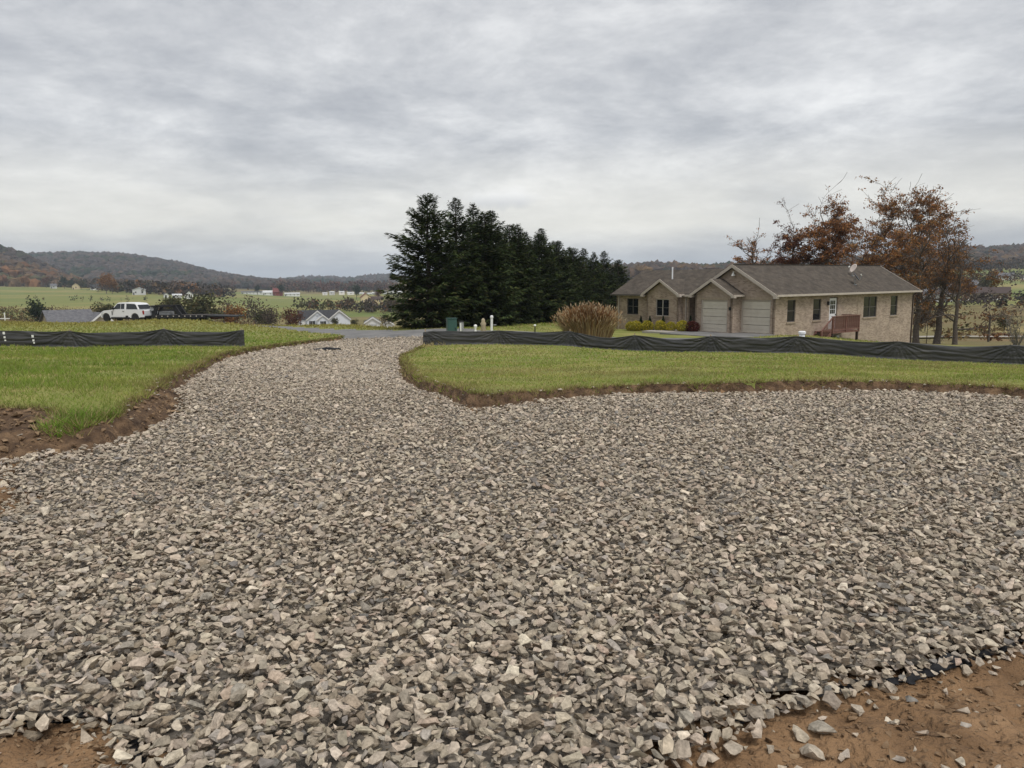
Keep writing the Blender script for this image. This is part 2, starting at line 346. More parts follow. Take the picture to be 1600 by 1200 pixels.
def scatter_mesh(pos, size, R, arche, cols):
    Vs, Ts, Cs = [], [], []; n0 = 0; k = rng.integers(0, len(arche), len(pos))
    for a, (v, t) in enumerate(arche):
        i = np.where(k == a)[0]
        if not len(i): continue
        w = np.einsum('nij,vj->nvi', R[i], v)*size[i,None,None]+pos[i,None,:]
        Vs.append(w.reshape(-1, 3)); Ts.append((t[None]+(np.arange(len(i))*len(v))[:,None,None]+n0).reshape(-1, 3)); n0 += len(i)*len(v)
        Cs.append(np.repeat(cols[i], len(v), 0))
    return np.concatenate(Vs), np.concatenate(Ts), np.concatenate(Cs)
def jgrid(x0, x1, y0, y1, h):
    X, Y = np.meshgrid(np.arange(x0, x1, h), np.arange(y0, y1, h)); X = X.ravel(); Y = Y.ravel()
    return X+rng.uniform(-.6, .6, len(X))*h, Y+rng.uniform(-.6, .6, len(X))*h
def build_gravel():
    px, py, ps = [], [], []
    for lay, h in ((0, .035), (1, .040), (2, .064)):
        x, y = jgrid(-9, 10.5, 1.9, 13, h); k = (np.abs(x) < .71*y+.35) & ((lay > 0) | (y < 5.0)) & ((lay != 1) | (y < 8) | (rng.random(len(x)) < .8)); x, y = x[k], y[k]; k = in_gravel(x, y, grow=(.05, .10, .03)[lay]) & (sdK(x, y) > .08); x, y = x[k], y[k]
        s = np.clip(np.exp(rng.normal(np.log((.036, .037, .042)[lay]), .36, len(x))), .014, .072)
        o = rng.permutation(len(x)); px.append(x[o]); py.append(y[o]); ps.append(s[o])
    X = np.concatenate(px); Y = np.concatenate(py); S = np.concatenate(ps); n = len(X)
    sk = sdK(X, Y); keep = (sk < .75) & (Y > 8)
    zb = zpad(X, Y)+.012
    # drop the stones one after another onto a height grid so that they lie on each other
    res = .02; gx0, gy0 = -9.5, 1.5; H = np.zeros((620, 1040), np.float32)
    ix = ((X-gx0)/res).astype(int); iy = ((Y-gy0)/res).astype(int); hw = np.maximum(1, (S*.40/res).round().astype(int)); Zr = np.zeros(n); tx = np.zeros(n); ty = np.zeros(n)
    th = S*rng.uniform(.22, .42, n)
    for i in range(n):
        a, b, w = iy[i], ix[i], hw[i]; p = H[max(0, a-w):a+w+1, max(0, b-w):b+w+1]
        m = p.mean(); zc = .55*m+.45*p.max(); zc = min(zc, .085); Zr[i] = zc+th[i]*.42
        q = p.shape
        if q[0] > 2 and q[1] > 2:
            tx[i] = math.atan((p[-1].mean()-p[0].mean())/(q[0]*res)); ty[i] = -math.atan((p[:,-1].mean()-p[:,0].mean())/(q[1]*res))
        np.maximum(p[q[0]//6:q[0]-q[0]//6, q[1]//6:q[1]-q[1]//6], zc+th[i]*.8, out=p[q[0]//6:q[0]-q[0]//6, q[1]//6:q[1]-q[1]//6])
    pos = np.c_[X, Y, zb+Zr]; R = rotm(rng.uniform(0, 6.28, n), np.clip(tx, -.7, .7)+rng.normal(0, .22, n), np.clip(ty, -.7, .7)+rng.normal(0, .22, n))
    cols = stone_colors(n)
    # stones that rolled out on to the bare soil in front
    ex_ = np.concatenate([np.array(a)*(1-t_)+np.array(b)*t_ for P in (KL[3:], KR[2:-2]) for a, b in zip(P[:-1], P[1:]) for t_ in [rng.random((int(min(14, math.dist(a, b))*9), 1))]])+0; ex_ = ex_+rng.normal(0, .10, ex_.shape)
    lx = np.r_[rng.uniform(.4, 3.4, 900), rng.uniform(-2.9, -1.1, 160), rng.uniform(-5.0, -3.5, 120)]; ly = np.r_[rng.uniform(2.0, 3.7, 900), rng.uniform(2.0, 2.75, 160), rng.uniform(4.6, 7.4, 120)]
    k = (~in_gravel(lx, ly, grow=.0)) & (sdK(lx, ly) > .3) & (np.abs(lx) < .75*ly+.3); lx, ly = lx[k], ly[k]
    dd = np.min([np.abs(pdist(P, lx, ly)) for P in SOILS], 0); k = rng.random(len(lx)) < np.exp(-dd/.22)*.9+.10; lx, ly, dd = lx[k], ly[k], dd[k]
    ls = np.clip(np.exp(rng.normal(np.log(.035), .55, len(lx))), .012, .085); lz = ground_z(lx, ly)+ls*.16
    es = np.clip(np.exp(rng.normal(np.log(.035), .4, len(ex_))), .015, .07)*(1+ex_[:,1]*.012); lx = np.r_[lx, ex_[:,0]]; ly = np.r_[ly, ex_[:,1]]; ls = np.r_[ls, es]; lz = np.r_[lz, ground_z(ex_[:,0], ex_[:,1])+es*.2]
    pos = np.r_[pos, np.c_[lx, ly, lz]]; R = np.r_[R, rotm(rng.uniform(0, 6.28, len(lx)), rng.normal(0, .15, len(lx)), rng.normal(0, .15, len(lx)))]
    S = np.r_[S, ls]; cols = np.r_[cols, stone_colors(len(lx))]
    d = np.hypot(np.hypot(pos[:,0], pos[:,1]), 1.6); vis = (np.abs(pos[:,0]) < .70*pos[:,1]) & (pos[:,1] > 2.33)
    app = np.where(vis & (pos[:,2]-np.r_[zb, lz] > -.01), S/d, 0)*(1+.6*np.r_[Zr/.08, np.ones(len(lx))])
    hero = np.argsort(-app)[:300]; rest = np.ones(len(S), bool); rest[hero] = False
    bed = link('gravel_bed', sheet(), MATS['gravel_under']); tag(bed, kind='structure')
    n1 = len(px[0]); lowl = rest.copy(); lowl[n1:] = False; upl = rest.copy(); upl[:n1] = False
    V, T, C = scatter_mesh(pos[upl], S[upl], R[upl], HN, cols[upl]); Vb, Tb, Cb = scatter_mesh(pos[lowl], S[lowl], R[lowl], HF, cols[lowl]); T = np.r_[T, Tb+len(V)]; V = np.r_[V, Vb]; C = np.r_[C, Cb]
    # the drive beyond
    fx, fy, fs = [], [], []
    for h, y0, y1, sz in ((.06, 13, 17, .056), (.07, 13, 17, .062), (.072, 17, 24, .068), (.095, 17, 24, .078), (.105, 24, 43, .09), (.14, 24, 43, .105)):
        x, y = jgrid(-11, 0, y0, y1, h); k = in_gravel(x, y); x, y = x[k], y[k]; fx.append(x); fy.append(y); fs.append(np.clip(np.exp(rng.normal(np.log(sz), .3, len(x))), .04, .2))
    x = np.concatenate(fx); y = np.concatenate(fy); s = np.concatenate(fs); q = len(x)
    thin = rng.random(q) < 1-.75*sst((y-36)/7); x, y, s = x[thin], y[thin], s[thin]; q = len(x)
    P2 = np.c_[x, y, zpad(x, y)+.02+rng.uniform(0, .05, q)]
    V2, T2, C2 = scatter_mesh(P2, s, rotm(rng.uniform(0, 6.28, q), rng.normal(0, .3, q), rng.normal(0, .3, q)), HF, stone_colors(q)*.97+.01)
    g = link('gravel', arr_mesh('gravel', np.r_[V, V2], np.r_[T, T2+len(V)], np.r_[C, C2]), MATS['stone'], bed); tag(g, kind='stuff')
    # the largest stones, each its own piece; shared shapes, colour by five kinds of stone
    hm = {}
    for i in hero:
        a = int(rng.integers(len(HH))); c = cols[i]; key = (a, int(rng.integers(3)))
        if key not in hm:
            v, t = HH[a]; cc = stone_colors(1)[0]*1.03; hm[key] = arr_mesh('stone', v, t, np.repeat(cc[None], len(v), 0)); hm[key].materials.append(MATS['stone_single'])
        o = bpy.data.objects.new('stone', hm[key]); COL.objects.link(o); o.parent = bed
        mtx = Matrix([list(r) for r in R[i]]).to_4x4() @ Matrix.Diagonal((float(S[i]),)*3+(1,)); mtx.translation = pos[i]; o.matrix_world = mtx
    print('stones', n, q, len(T)+len(T2))
def sheet():
    # bed under the stones: the same surface a little above the soil
    x, y = np.meshgrid(np.arange(-13, 13, .16), np.arange(1.2, 43.8, .16)); sh = x.shape; xf, yf = x.ravel(), y.ravel()
    zz = zpad(xf, yf)+.008; V = np.c_[xf, yf, zz]
    I, J = np.meshgrid(np.arange(sh[0]-1), np.arange(sh[1]-1), indexing='ij'); Q = np.stack([I*sh[1]+J, I*sh[1]+J+1, (I+1)*sh[1]+J+1, (I+1)*sh[1]+J], -1).reshape(-1, 4)
    ok = in_gravel(xf, yf); Q = Q[ok[Q].all(1)]; u, inv = np.unique(Q, return_inverse=True)
    return arr_mesh('gravel_bed', V[u], inv.reshape(-1, 4), smooth=True)
build_gravel()
def build_fabric():                                        # the black geotextile whose edge shows under the front of the stones
    x, y = np.meshgrid(np.arange(-2.2, 3.6, .012), np.arange(2.0, 3.9, .012)); sh = x.shape; xf, yf = x.ravel(), y.ravel()
    w = .0+.16*fbm(xf*1.6, yf*1.6, 77, 3)
    ok = np.zeros(len(xf), bool); d0 = pdist(SOILS[0], xf, yf); d1 = pdist(SOILS[1], xf, yf); i0 = inside(SOILS[0], xf, yf); i1 = inside(SOILS[1], xf, yf)
    ok |= np.where(i0, d0 < w, d0 < .06); ok |= np.where(i1, d1 < w*.55, d1 < .05); ok &= ~(i0 & (d0 > .3)) & (yf > 2.05)
    zz = ground_z(xf, yf)+.010+.008*fbm(xf*6, yf*6, 78, 2)
    I, J = np.meshgrid(np.arange(sh[0]-1), np.arange(sh[1]-1), indexing='ij'); Q = np.stack([I*sh[1]+J, I*sh[1]+J+1, (I+1)*sh[1]+J+1, (I+1)*sh[1]+J], -1).reshape(-1, 4)
    Q = Q[ok[Q].all(1)]; u, inv = np.unique(Q, return_inverse=True)
    o = link('geotextile', arr_mesh('geotextile', np.c_[xf, yf, zz][u], inv.reshape(-1, 4), smooth=True), MATS['geotextile']); tag(o, kind='structure')
build_fabric()
def build_clods():
    x = np.r_[rng.uniform(.3, 4, 26000), rng.uniform(-3, -1, 8000), rng.uniform(-8, -3.4, 15000)]; y = np.r_[rng.uniform(2, 4, 26000), rng.uniform(2, 2.75, 8000), rng.uniform(4.5, 10.6, 15000)]
    k = (~in_gravel(x, y)) & (sdK(x, y) > .05) & (fbm(x*2, y*2, 90, 2)*.6+.45 > rng.random(len(x))) & (np.abs(x) < .75*y+.4); x, y = x[k], y[k]; n = len(x)
    far = (y > 4.4); s = np.clip(np.exp(rng.normal(np.log(.012), .65, n)), .004, .05)*np.where(far, 2.6, 1)
    P = np.c_[x, y, ground_z(x, y)+s*.12]; V, T, C = scatter_mesh(P, s, rotm(rng.uniform(0, 6, n), rng.normal(0, .4, n), rng.normal(0, .4, n)), HF, np.ones((n, 3)))
    tag(link('soil_clods', arr_mesh('soil_clods', V, T), MATS['clod']), 'small brown earth clods on the bare soil', kind='stuff')
build_clods()
# ---------------------------------------------------------------- grass blades
def blades(x, y, z, h, w, cols, n=5, lean=.5):
    m = len(x); r = np.repeat; X, Y, Z, H_, W_2 = r(x, n), r(y, n), r(z, n), r(h, n)*rng.uniform(.5, 1.15, m*n), r(w, n); k = m*n
    a = rng.uniform(0, 6.283, k); sp = rng.uniform(0, .8, k)*H_; bx = X+np.cos(a)*sp*.5; by = Y+np.sin(a)*sp*.5
    t = rng.uniform(0, 6.283, k); px, py = np.cos(t)*W_2*.5, np.sin(t)*W_2*.5; ln = H_*rng.uniform(.1, lean*1.7, k)
    V = np.stack([np.c_[bx-px, by-py, Z-.01], np.c_[bx+px, by+py, Z-.01], np.c_[bx+np.cos(a)*ln, by+np.sin(a)*ln, Z+H_*.85]], 1).reshape(-1, 3)
    C = r(r(cols, n, 0)*rng.uniform(.75, 1.25, (k, 1)), 3, 0); return V, np.arange(k*3).reshape(-1, 3), C
def build_grass():
    G1 = np.array((.165, .258, .038)); G2 = np.array((.30, .335, .078)); DRY = np.array((.42, .345, .16)); BR = np.array((.15, .10, .05)); OL = np.array((.30, .265, .07))
    Vs, Ts, Cs = [], [], []; n0 = 0
    def put(V, T, C):
        nonlocal n0; Vs.append(V); Ts.append(T+n0); Cs.append(C); n0 += len(V)
    for y0, y1, h, hh, ww, n in ((6.5, 11, .055, .055, .009, 4), (11, 15, .07, .06, .011, 4), (15, 21, .10, .065, .016, 4), (21, 29, .15, .07, .024, 4), (29, 40, .22, .08, .035, 4), (40, 56, .34, .10, .05, 4), (56, 76, .5, .16, .09, 4)):
        x, y = jgrid(-.76*y1, .76*y1, y0, y1, h); k = np.abs(x) < .73*y+.5; x, y = x[k], y[k]
        s = sdK(x, y); k = (s < -.0) & ~inside(ROAD, x, y)
        a, b = hloc(x, y); k &= ~((a > -9) & (b > -.3) & (b < 15)); k &= ~((x > 17) & (y > 58))
        x, y, s = x[k], y[k], s[k]; z = ground_z(x, y); left = x < -3.6-.06*np.maximum(0, y-10)
        f = np.clip(.5+1.0*fbm(x*.6, y*.6, 201, 4)+.25*fbm(x*5, y*5, 202, 2), 0, 1)[:, None]
        cg = np.where(left[:, None], G1*(1-f)+G2*f*.9, (G1*.85+G2*.25)*(1-f)+(G2*.8+DRY*.22)*f)
        e = np.exp(-np.maximum(0, -s)/np.where(left, .25, .35))[:, None]*rng.uniform(.3, 1, (len(x), 1)); cg = cg*(1-e)+(DRY*.45+BR*.55)*e
        dr = (rng.random((len(x), 1)) < .09+.12*(~left[:, None])); cg = np.where(dr, DRY*.9, cg)
        far = sst((y-38)/20)[:, None]*left[:, None]; cg = cg*(1-far*.85)+(OL*.75+DRY*.25)*far*.85
        pat = sst((fbm(x*.35, y*.35, 210, 3)-.16)/.2)[:, None]*(~left[:, None])*.5; cg = cg*(1-pat)+(DRY*.6+BR*.4)*pat
        hgt = hh*(1+.9*fbm(x*1.4, y*1.4, 220, 3))*rng.uniform(.6, 1.3, len(x))*np.where(left, 1.15, .85)
        put(*blades(x, y, z, hgt, np.full(len(x), ww), cg, n))
    # longer, withered grass hanging over the cut turf edge
    for P in (KL[3:], KR[:-1]):
        P = np.array(P, float); seg = np.hypot(*np.diff(P, axis=0).T)
        for (a, b), l in zip(zip(P[:-1], P[1:]), seg):
            q = int(min(l, 14)*90); t = rng.random(q)[:, None]; p = np.array(a)*(1-t)+np.array(b)*t+rng.normal(0, .08, (q, 2)); s = sdK(p[:,0], p[:,1])
            p = p[(s > -.12) & (s < .06)]; q = len(p)
            if not q: continue
            cg = DRY*.55*rng.uniform(.3, 1, (q, 1))+BR*rng.uniform(.3, .9, (q, 1)); gr = rng.random((q, 1)) < .35; cg = np.where(gr, G2*.8, cg)
            put(*blades(p[:,0], p[:,1], ground_z(p[:,0], p[:,1]), rng.uniform(.04, .10, q), np.full(q, .011)*np.maximum(1, p[:,1]/12), cg, 5, .9))
    # tuft slumped down the bank on the left
    q = 260; p = np.c_[rng.uniform(-4.62, -4.2, q), rng.uniform(7.3, 8.1, q)]; put(*blades(p[:,0], p[:,1], ground_z(p[:,0], p[:,1]), rng.uniform(.08, .17, q), np.full(q, .010), np.where(rng.random((q,1)) < .7, G1*1.1, DRY*.8), 5, .9))
    V, T, C = np.concatenate(Vs), np.concatenate(Ts), np.concatenate(Cs)
    tag(link('grass', arr_mesh('grass', V, T, C), MATS['grass']), 'short green and withered grass blades of the lawn', 'grass', kind='stuff'); print('blades', len(T))
    # straw by the end of the right fence
    q = 420; x = rng.normal(-4.5, .45, q); y = rng.normal(33.6, .9, q); k = sdK(x, y) < -.1; x, y = x[k], y[k]; q = len(x)
    V, T, C = blades(x, y, ground_z(x, y), rng.uniform(.1, .28, q), np.full(q, .035), (DRY*1.25)*rng.uniform(.6, 1.2, (q, 1)), 6, 1.0)
    tag(link('straw', arr_mesh('straw', V, T, C), MATS['grass']), 'pale straw strewn at the end of the right silt fence', 'straw', kind='stuff')
build_grass()
# ---------------------------------------------------------------- silt fences
mat('fence_fabric', (.026, .027, .03), (.046, .045, .044), .55, 1.2, .0012, 260, spec=.55)
mat('stake_wood', (.30, .22, .14), (.42, .33, .22), .9, 8, .002)
mat('white_paint', (.74, .74, .72), (.82, .82, .8), .6, 3)
def silt_fence(posts, seed, label, tear_end=None):
    root = empty('silt_fence', (posts[0][0], posts[0][1], gz(*posts[0])), 0, label, 'fence', 'black silt fences along the lawn'); ox, oy, oz = root.location
    r = np.random.default_rng(seed); P = np.array(posts, float); seg = np.hypot(*np.diff(P, axis=0).T); cum = np.r_[0, np.cumsum(seg)]; tot = cum[-1]
    s = np.arange(-.1, tot+.1, .035); rows = 26; hh = np.linspace(0, 1, rows)
    x = np.interp(s, cum, P[:,0])+np.where(s > tot, s-tot, np.minimum(s, 0)); y = np.interp(s, cum, P[:,1]); g = ground_z(x, y); g = np.convolve(np.pad(g, 12, mode='edge'), np.ones(25)/25, 'valid')
    k = np.clip(np.searchsorted(cum, s, side='right')-1, 0, len(seg)-1); t = np.clip((s-cum[k])/seg[k], 0, 1)
    sagk = r.uniform(.04, .15, len(seg)); topk = r.uniform(.60, .68, len(P))
    top = np.interp(s, cum, topk)-sagk[k]*np.sin(np.pi*t)**.9*(1+.25*np.sin(2*np.pi*t+r.uniform(0, 6)))
    tx, ty = np.gradient(x), np.gradient(y); l = np.hypot(tx, ty); nx, ny = ty/l, -tx/l
    sg = np.where((nx*x+ny*y) > 0, -1, 1); nx, ny = nx*sg, ny*sg            # towards the viewer side
    S, Hh = np.meshgrid(s, hh); TT = np.interp(s, cum, np.arange(len(P)))
    dl = t*seg[k]; dr = (1-t)*seg[k]
    disp = np.zeros_like(S); depth = (1-Hh)*.65
    for dist, ph0 in ((dl, 0), (dr, 3)):                  # creases fan out from the head of each stake
        for j, hd in enumerate((0.0, .38)):
            dd = np.abs(depth-hd); ang = np.arctan2(dd*np.where(depth > hd, 1, -1), dist[None]+.02); rad = np.hypot(dd, dist[None])
            ph = (k*2.7+ph0+j)[None]; A = (.040, .010)[j]
            disp += A*(np.abs(np.sin(ang*(13 if j == 0 else 9)+ph+.6*np.sin(ang*17+ph*2)))-.5)*np.exp(-((rad-.35)/.55)**2)*np.minimum(1, rad/.12)
    wv = fbm(S*.5+3, Hh*2.2, seed, 3); disp += .011*np.sin(Hh*19+9*wv+S*.6)*np.sin(np.pi*t)[None]**.7*(.4+fbm(S*.8, Hh*0, seed+5, 2)+.4)
    disp += .012*fbm(S*2.6, Hh*9, seed+9, 4)
    bow = .035*np.sin(np.pi*t)[None]*np.sin(np.pi*np.clip(Hh, 0, 1))*.9; disp = disp+bow
    toe = np.where(Hh < .12, (.12-Hh)*.5, 0); disp += toe
    Z = g[None]-.03+(top[None]+.03)*Hh+.01*fbm(S*2, Hh*3, seed+3, 2)
    X = x[None]+nx[None]*(disp+.03); Y = y[None]+ny[None]*(disp+.03)
    V = np.c_[(X-ox).ravel(), (Y-oy).ravel(), (Z-oz).ravel()]; ns = len(s)
    I, J = np.meshgrid(np.arange(rows-1), np.arange(ns-1), indexing='ij'); Q = np.stack([I*ns+J, I*ns+J+1, (I+1)*ns+J+1, (I+1)*ns+J], -1).reshape(-1, 4)
    me = arr_mesh('fabric', V, Q, smooth=True); o = link('fabric', me, MATS['fence_fabric'], root); md = o.modifiers.new('thick', 'SOLIDIFY'); md.thickness = .004
    for i, (a, b) in enumerate(P):
        z = gz(a, b); h = topk[i]+r.uniform(.04, .09); lx, ly = r.normal(0, .012, 2)
        MB().prism([(a-ox-.019, b-oy+.0, z-oz-.2), (a-ox+.019, b-oy+.0, z-oz-.2), (a-ox+.019, b-oy+.036, z-oz-.2), (a-ox-.019, b-oy+.036, z-oz-.2)], (lx, ly, h+.2)).build('stake', MATS['stake_wood'], root, .003)
    return root, (ox, oy, oz)
RF = [(-3.75, 33.4), (-.55, 33.2), (2.45, 32.2), (5.0, 31.1), (7.8, 30.0), (10.8, 29.0), (13.9, 27.5), (17.0, 26.0), (20.2, 24.8)]
silt_fence(RF, 3, 'long black silt fence between the lawn and the brick house')
LF = [(-26.6, 27.2), (-23.2, 27.6), (-19.7, 27.9), (-16.15, 28.1), (-12.75, 28.2), (-9.9, 28.2)]
lf, lo_ = silt_fence(LF, 8, 'black silt fence in front of the pickup truck and trailer')
for (a, b, hts) in ((-18.25, 27.72, (.44, .30, .2)), (-17.25, 27.76, (.36, .22, .14))):       # white paper tags stuck on the fabric
    for j, hz_ in enumerate(hts):
        MB().box((a-lo_[0]-.035+.02*j, b-lo_[1]-.11, gz(a, b)-lo_[2]+hz_), (a-lo_[0]+.04+.01*j, b-lo_[1]-.1, gz(a, b)-lo_[2]+hz_+.09-.02*j)).build('paper_tag', MATS['white_paint'], lf)
# ---------------------------------------------------------------- brick house
def brick_mat():
    m = bpy.data.materials.new('brick'); m.use_nodes = True; MATS['brick'] = m; nt = m.node_tree; N = nt.nodes.new; L = nt.links.new; b = nt.nodes['Principled BSDF']
    b.inputs['Roughness'].default_value = .9; b.inputs['Specular IOR Level'].default_value = .2
    uv = N('ShaderNodeUVMap'); uv.uv_map = 'UVMap'
    t = N('ShaderNodeTexBrick'); L(uv.outputs[0], t.inputs['Vector']); t.inputs['Scale'].default_value = 1; t.inputs['Brick Width'].default_value = .21; t.inputs['Row Height'].default_value = .075
    t.inputs['Mortar Size'].default_value = .006; t.inputs['Color1'].default_value = (.41, .32, .25, 1); t.inputs['Color2'].default_value = (.21, .152, .118, 1); t.inputs['Mortar'].default_value = (.43, .385, .335, 1); t.inputs['Bias'].default_value = -.25
    n = N('ShaderNodeTexNoise'); n.inputs['Scale'].default_value = 1.3; n.inputs['Detail'].default_value = 8; L(uv.outputs[0], n.inputs['Vector'])
    r = N('ShaderNodeMapRange'); L(n.outputs['Fac'], r.inputs[0]); r.inputs[1].default_value = .3; r.inputs[2].default_value = .7; r.inputs[3].default_value = .86; r.inputs[4].default_value = 1.18
    v = N('ShaderNodeVectorMath'); v.operation = 'SCALE'; L(t.outputs['Color'], v.inputs[0]); L(r.outputs[0], v.inputs['Scale']); L(v.outputs[0], b.inputs['Base Color'])
    q = N('ShaderNodeBump'); q.inputs['Distance'].default_value = .006; q.invert = True; L(t.outputs['Fac'], q.inputs['Height']); L(q.outputs[0], b.inputs['Normal'])
brick_mat()
def shingle_mat(name, c1, c2):
    m = mat(name, c1, c2, .95, 2.2, .006, 30, detail=10); nt = m.node_tree; N = nt.nodes.new; L = nt.links.new; b = nt.nodes['Principled BSDF']
    uv = N('ShaderNodeUVMap'); uv.uv_map = 'UVMap'; t = N('ShaderNodeTexBrick'); L(uv.outputs[0], t.inputs['Vector']); t.inputs['Scale'].default_value = 1; t.inputs['Brick Width'].default_value = .3; t.inputs['Row Height'].default_value = .14; t.inputs['Mortar Size'].default_value = .008
    t.inputs['Color1'].default_value = (1.15, 1.12, 1.1, 1); t.inputs['Color2'].default_value = (.82, .82, .84, 1); t.inputs['Mortar'].default_value = (.62, .62, .62, 1)
    src = b.inputs['Base Color'].links[0].from_socket; x = N('ShaderNodeMix'); x.data_type = 'RGBA'; x.blend_type = 'MULTIPLY'; x.inputs['Factor'].default_value = 1; L(src, x.inputs['A']); L(t.outputs['Color'], x.inputs['B']); L(x.outputs['Result'], b.inputs['Base Color'])
    return m
shingle_mat('shingle', (.058, .049, .04), (.10, .085, .069)); shingle_mat('shingle_grey', (.07, .072, .08), (.11, .11, .12))
mat('trim', (.42, .37, .32), (.48, .43, .375), .6, 3); mat('door_panel', (.54, .495, .42), (.60, .555, .475), .5, 2, spec=.4)
mat('glass', (.012, .015, .018), None, .08, spec=.7); mat('frame', (.11, .10, .09), None, .6); mat('pale_frame', (.40, .37, .33), None, .6); mat('red_wood', (.13, .06, .048), (.20, .105, .085), .85, 6, .003)
mat('dark_wood', (.035, .022, .018), (.06, .04, .032), .8, 6); mat('white_vinyl', (.70, .71, .72), (.78, .79, .80), .55, 2); mat('black_metal', (.012, .012, .013), (.025, .025, .025), .5, 6); mat('grey_metal', (.25, .26, .27), (.36, .37, .38), .5, 4, metal=.3)
mat('dish_white', (.55, .47, .42), (.62, .54, .49), .5, 3); mat('dish_dark', (.06, .065, .075), None, .5); mat('lamp_white', (.78, .78, .75), None, .4)
def wall_panel(name, p0, p1, zb, zt, ops, top, parent, m='brick', th=.14, uoff=0):
    """wall from plan point p0 to p1, outer face on the right-hand side of the direction; openings (s0,s1,z0,z1); top = extra polygon (s,z) above zt"""
    p0 = Vector((*p0, 0)); p1 = Vector((*p1, 0)); L_ = (p1-p0).length; d = (p1-p0)/L_; nrm = Vector((d.y, -d.x, 0)); bm = bmesh.new(); uvl = bm.loops.layers.uv.new('UVMap')
    def P(s, z, k=0): return p0+d*s-nrm*(th*k)+Vector((0, 0, z))
    def face(q, uv):
        try: f = bm.faces.new([bm.verts.new(v) for v in q])
        except ValueError: return
        for lp, c in zip(f.loops, uv): lp[uvl].uv = (c[0]+uoff, c[1])
    ss = sorted({0, L_, *[v for o in ops for v in o[:2]]}); zs = sorted({zb, zt, *[v for o in ops for v in o[2:]]})
    def hole(a, b): return any(o[0] <= a <= o[1] and o[2] <= b <= o[3] for o in ops)
    for a0, a1 in zip(ss, ss[1:]):
        for b0, b1 in zip(zs, zs[1:]):
            if not hole((a0+a1)/2, (b0+b1)/2):
                c = [(a0, b0), (a1, b0), (a1, b1), (a0, b1)]; face([P(*q) for q in c], c); face([P(*q, 1) for q in reversed(c)], c[::-1])
    for a0, a1, b0, b1 in ops:
        for (q, r) in (((a0, b0), (a1, b0)), ((a1, b0), (a1, b1)), ((a1, b1), (a0, b1)), ((a0, b1), (a0, b0))):
            face([P(*q), P(*q, 1), P(*r, 1), P(*r)], [(q[0], q[1]), (q[0]+.14, q[1]), (r[0]+.14, r[1]), (r[0], r[1])])
    for s_ in (0, L_): face([P(s_, zb), P(s_, zb, 1), P(s_, zt, 1), P(s_, zt)], [(0, zb), (th, zb), (th, zt), (0, zt)])
    if top: face([P(*q) for q in top], top); face([P(*q, 1) for q in reversed(top)], top[::-1])
    me = bpy.data.meshes.new(name); bm.to_mesh(me); bm.free(); me.update(); o = link(name, me, MATS[m], parent)
    return o, lambda s, z, k=0: P(s, z, k), d, nrm
def obox(mb, P, d, n, s0, s1, z0_, z1, a, b):                # box in wall coordinates; a..b = depth outwards
    c = [P(s, z)+n*k for k in (a, b) for s, z in ((s0, z0_), (s1, z0_), (s1, z1), (s0, z1))]
    mb.add(c, [(0, 3, 2, 1), (4, 5, 6, 7), (0, 1, 5, 4), (1, 2, 6, 5), (2, 3, 7, 6), (3, 0, 4, 7)]); return mb
def window(parent, P, d, n, o, mull=1, rails=1, fm='frame', sill=True, shut=None):
    s0, s1, z0_, z1 = o; t = .05; w = MB()
    for a in ((s0, s0+t, z0_, z1), (s1-t, s1, z0_, z1), (s0+t, s1-t, z0_, z0_+t), (s0+t, s1-t, z1-t, z1)): obox(w, P, d, n, *a, -.11, -.05)
    win = w.build('window', MATS[fm], parent)
    g = MB(); obox(g, P, d, n, s0+t, s1-t, z0_+t, z1-t, -.10, -.092); g.build('pane', MATS['glass'], win)
    for k in range(1, mull+1):
        c = s0+(s1-s0)*k/(mull+1); obox(MB(), P, d, n, c-.035, c+.035, z0_+t, z1-t, -.089, -.055).build('mullion', MATS[fm], win)
    for k in range(1, rails+1):
        c = z0_+(z1-z0_)*k/(rails+1); obox(MB(), P, d, n, s0+t, s1-t, c-.022, c+.022, -.09, -.066).build('sash_rail', MATS['frame'], win)
    if sill: obox(MB(), P, d, n, s0-.06, s1+.06, z0_-.09, z0_-.004, -.05, .05).build('sill', MATS['trim_brick'], win)
    return win
mat('trim_brick', (.30, .24, .18), (.38, .31, .24), .9, 9)
def roof_slab(name, quad, m, parent, th=.1):                  # quad: eave0, eave1, ridge1, ridge0 ; UV in metres up the slope
    q = [Vector(p) for p in quad]; n = (q[1]-q[0]).cross(q[3]-q[0]).normalized(); n = n if n.z > 0 else -n
    bm = bmesh.new(); uvl = bm.loops.layers.uv.new('UVMap'); e = (q[1]-q[0]).normalized(); up = (q[3]-q[0])-e*(q[3]-q[0]).dot(e); up.normalize()
    tp = [bm.verts.new(p) for p in q]; bt = [bm.verts.new(p-n*th) for p in q]; k = len(q)
    fs = [bm.faces.new(tp), bm.faces.new(bt[::-1])]+[bm.faces.new((tp[i], bt[i], bt[(i+1) % k], tp[(i+1) % k])) for i in range(k)]
    for f in fs:
        for lp in f.loops: v = lp.vert.co-q[0]; lp[uvl].uv = (v.dot(e), v.dot(up))
    bmesh.ops.recalc_face_normals(bm, faces=bm.faces[:]); me = bpy.data.meshes.new(name); bm.to_mesh(me); bm.free(); return link(name, me, MATS[m], parent)
def board(mb, a, b, w, t):                                    # vertical plank face along a line a->b: height w (down), thickness t outwards (horizontal)
    a = Vector(a); b = Vector(b); d = (b-a); o = Vector((d.y, -d.x, 0)).normalized()*t; z = Vector((0, 0, -w))
    mb.prism([a, b, b+z, a+z], o); return mb
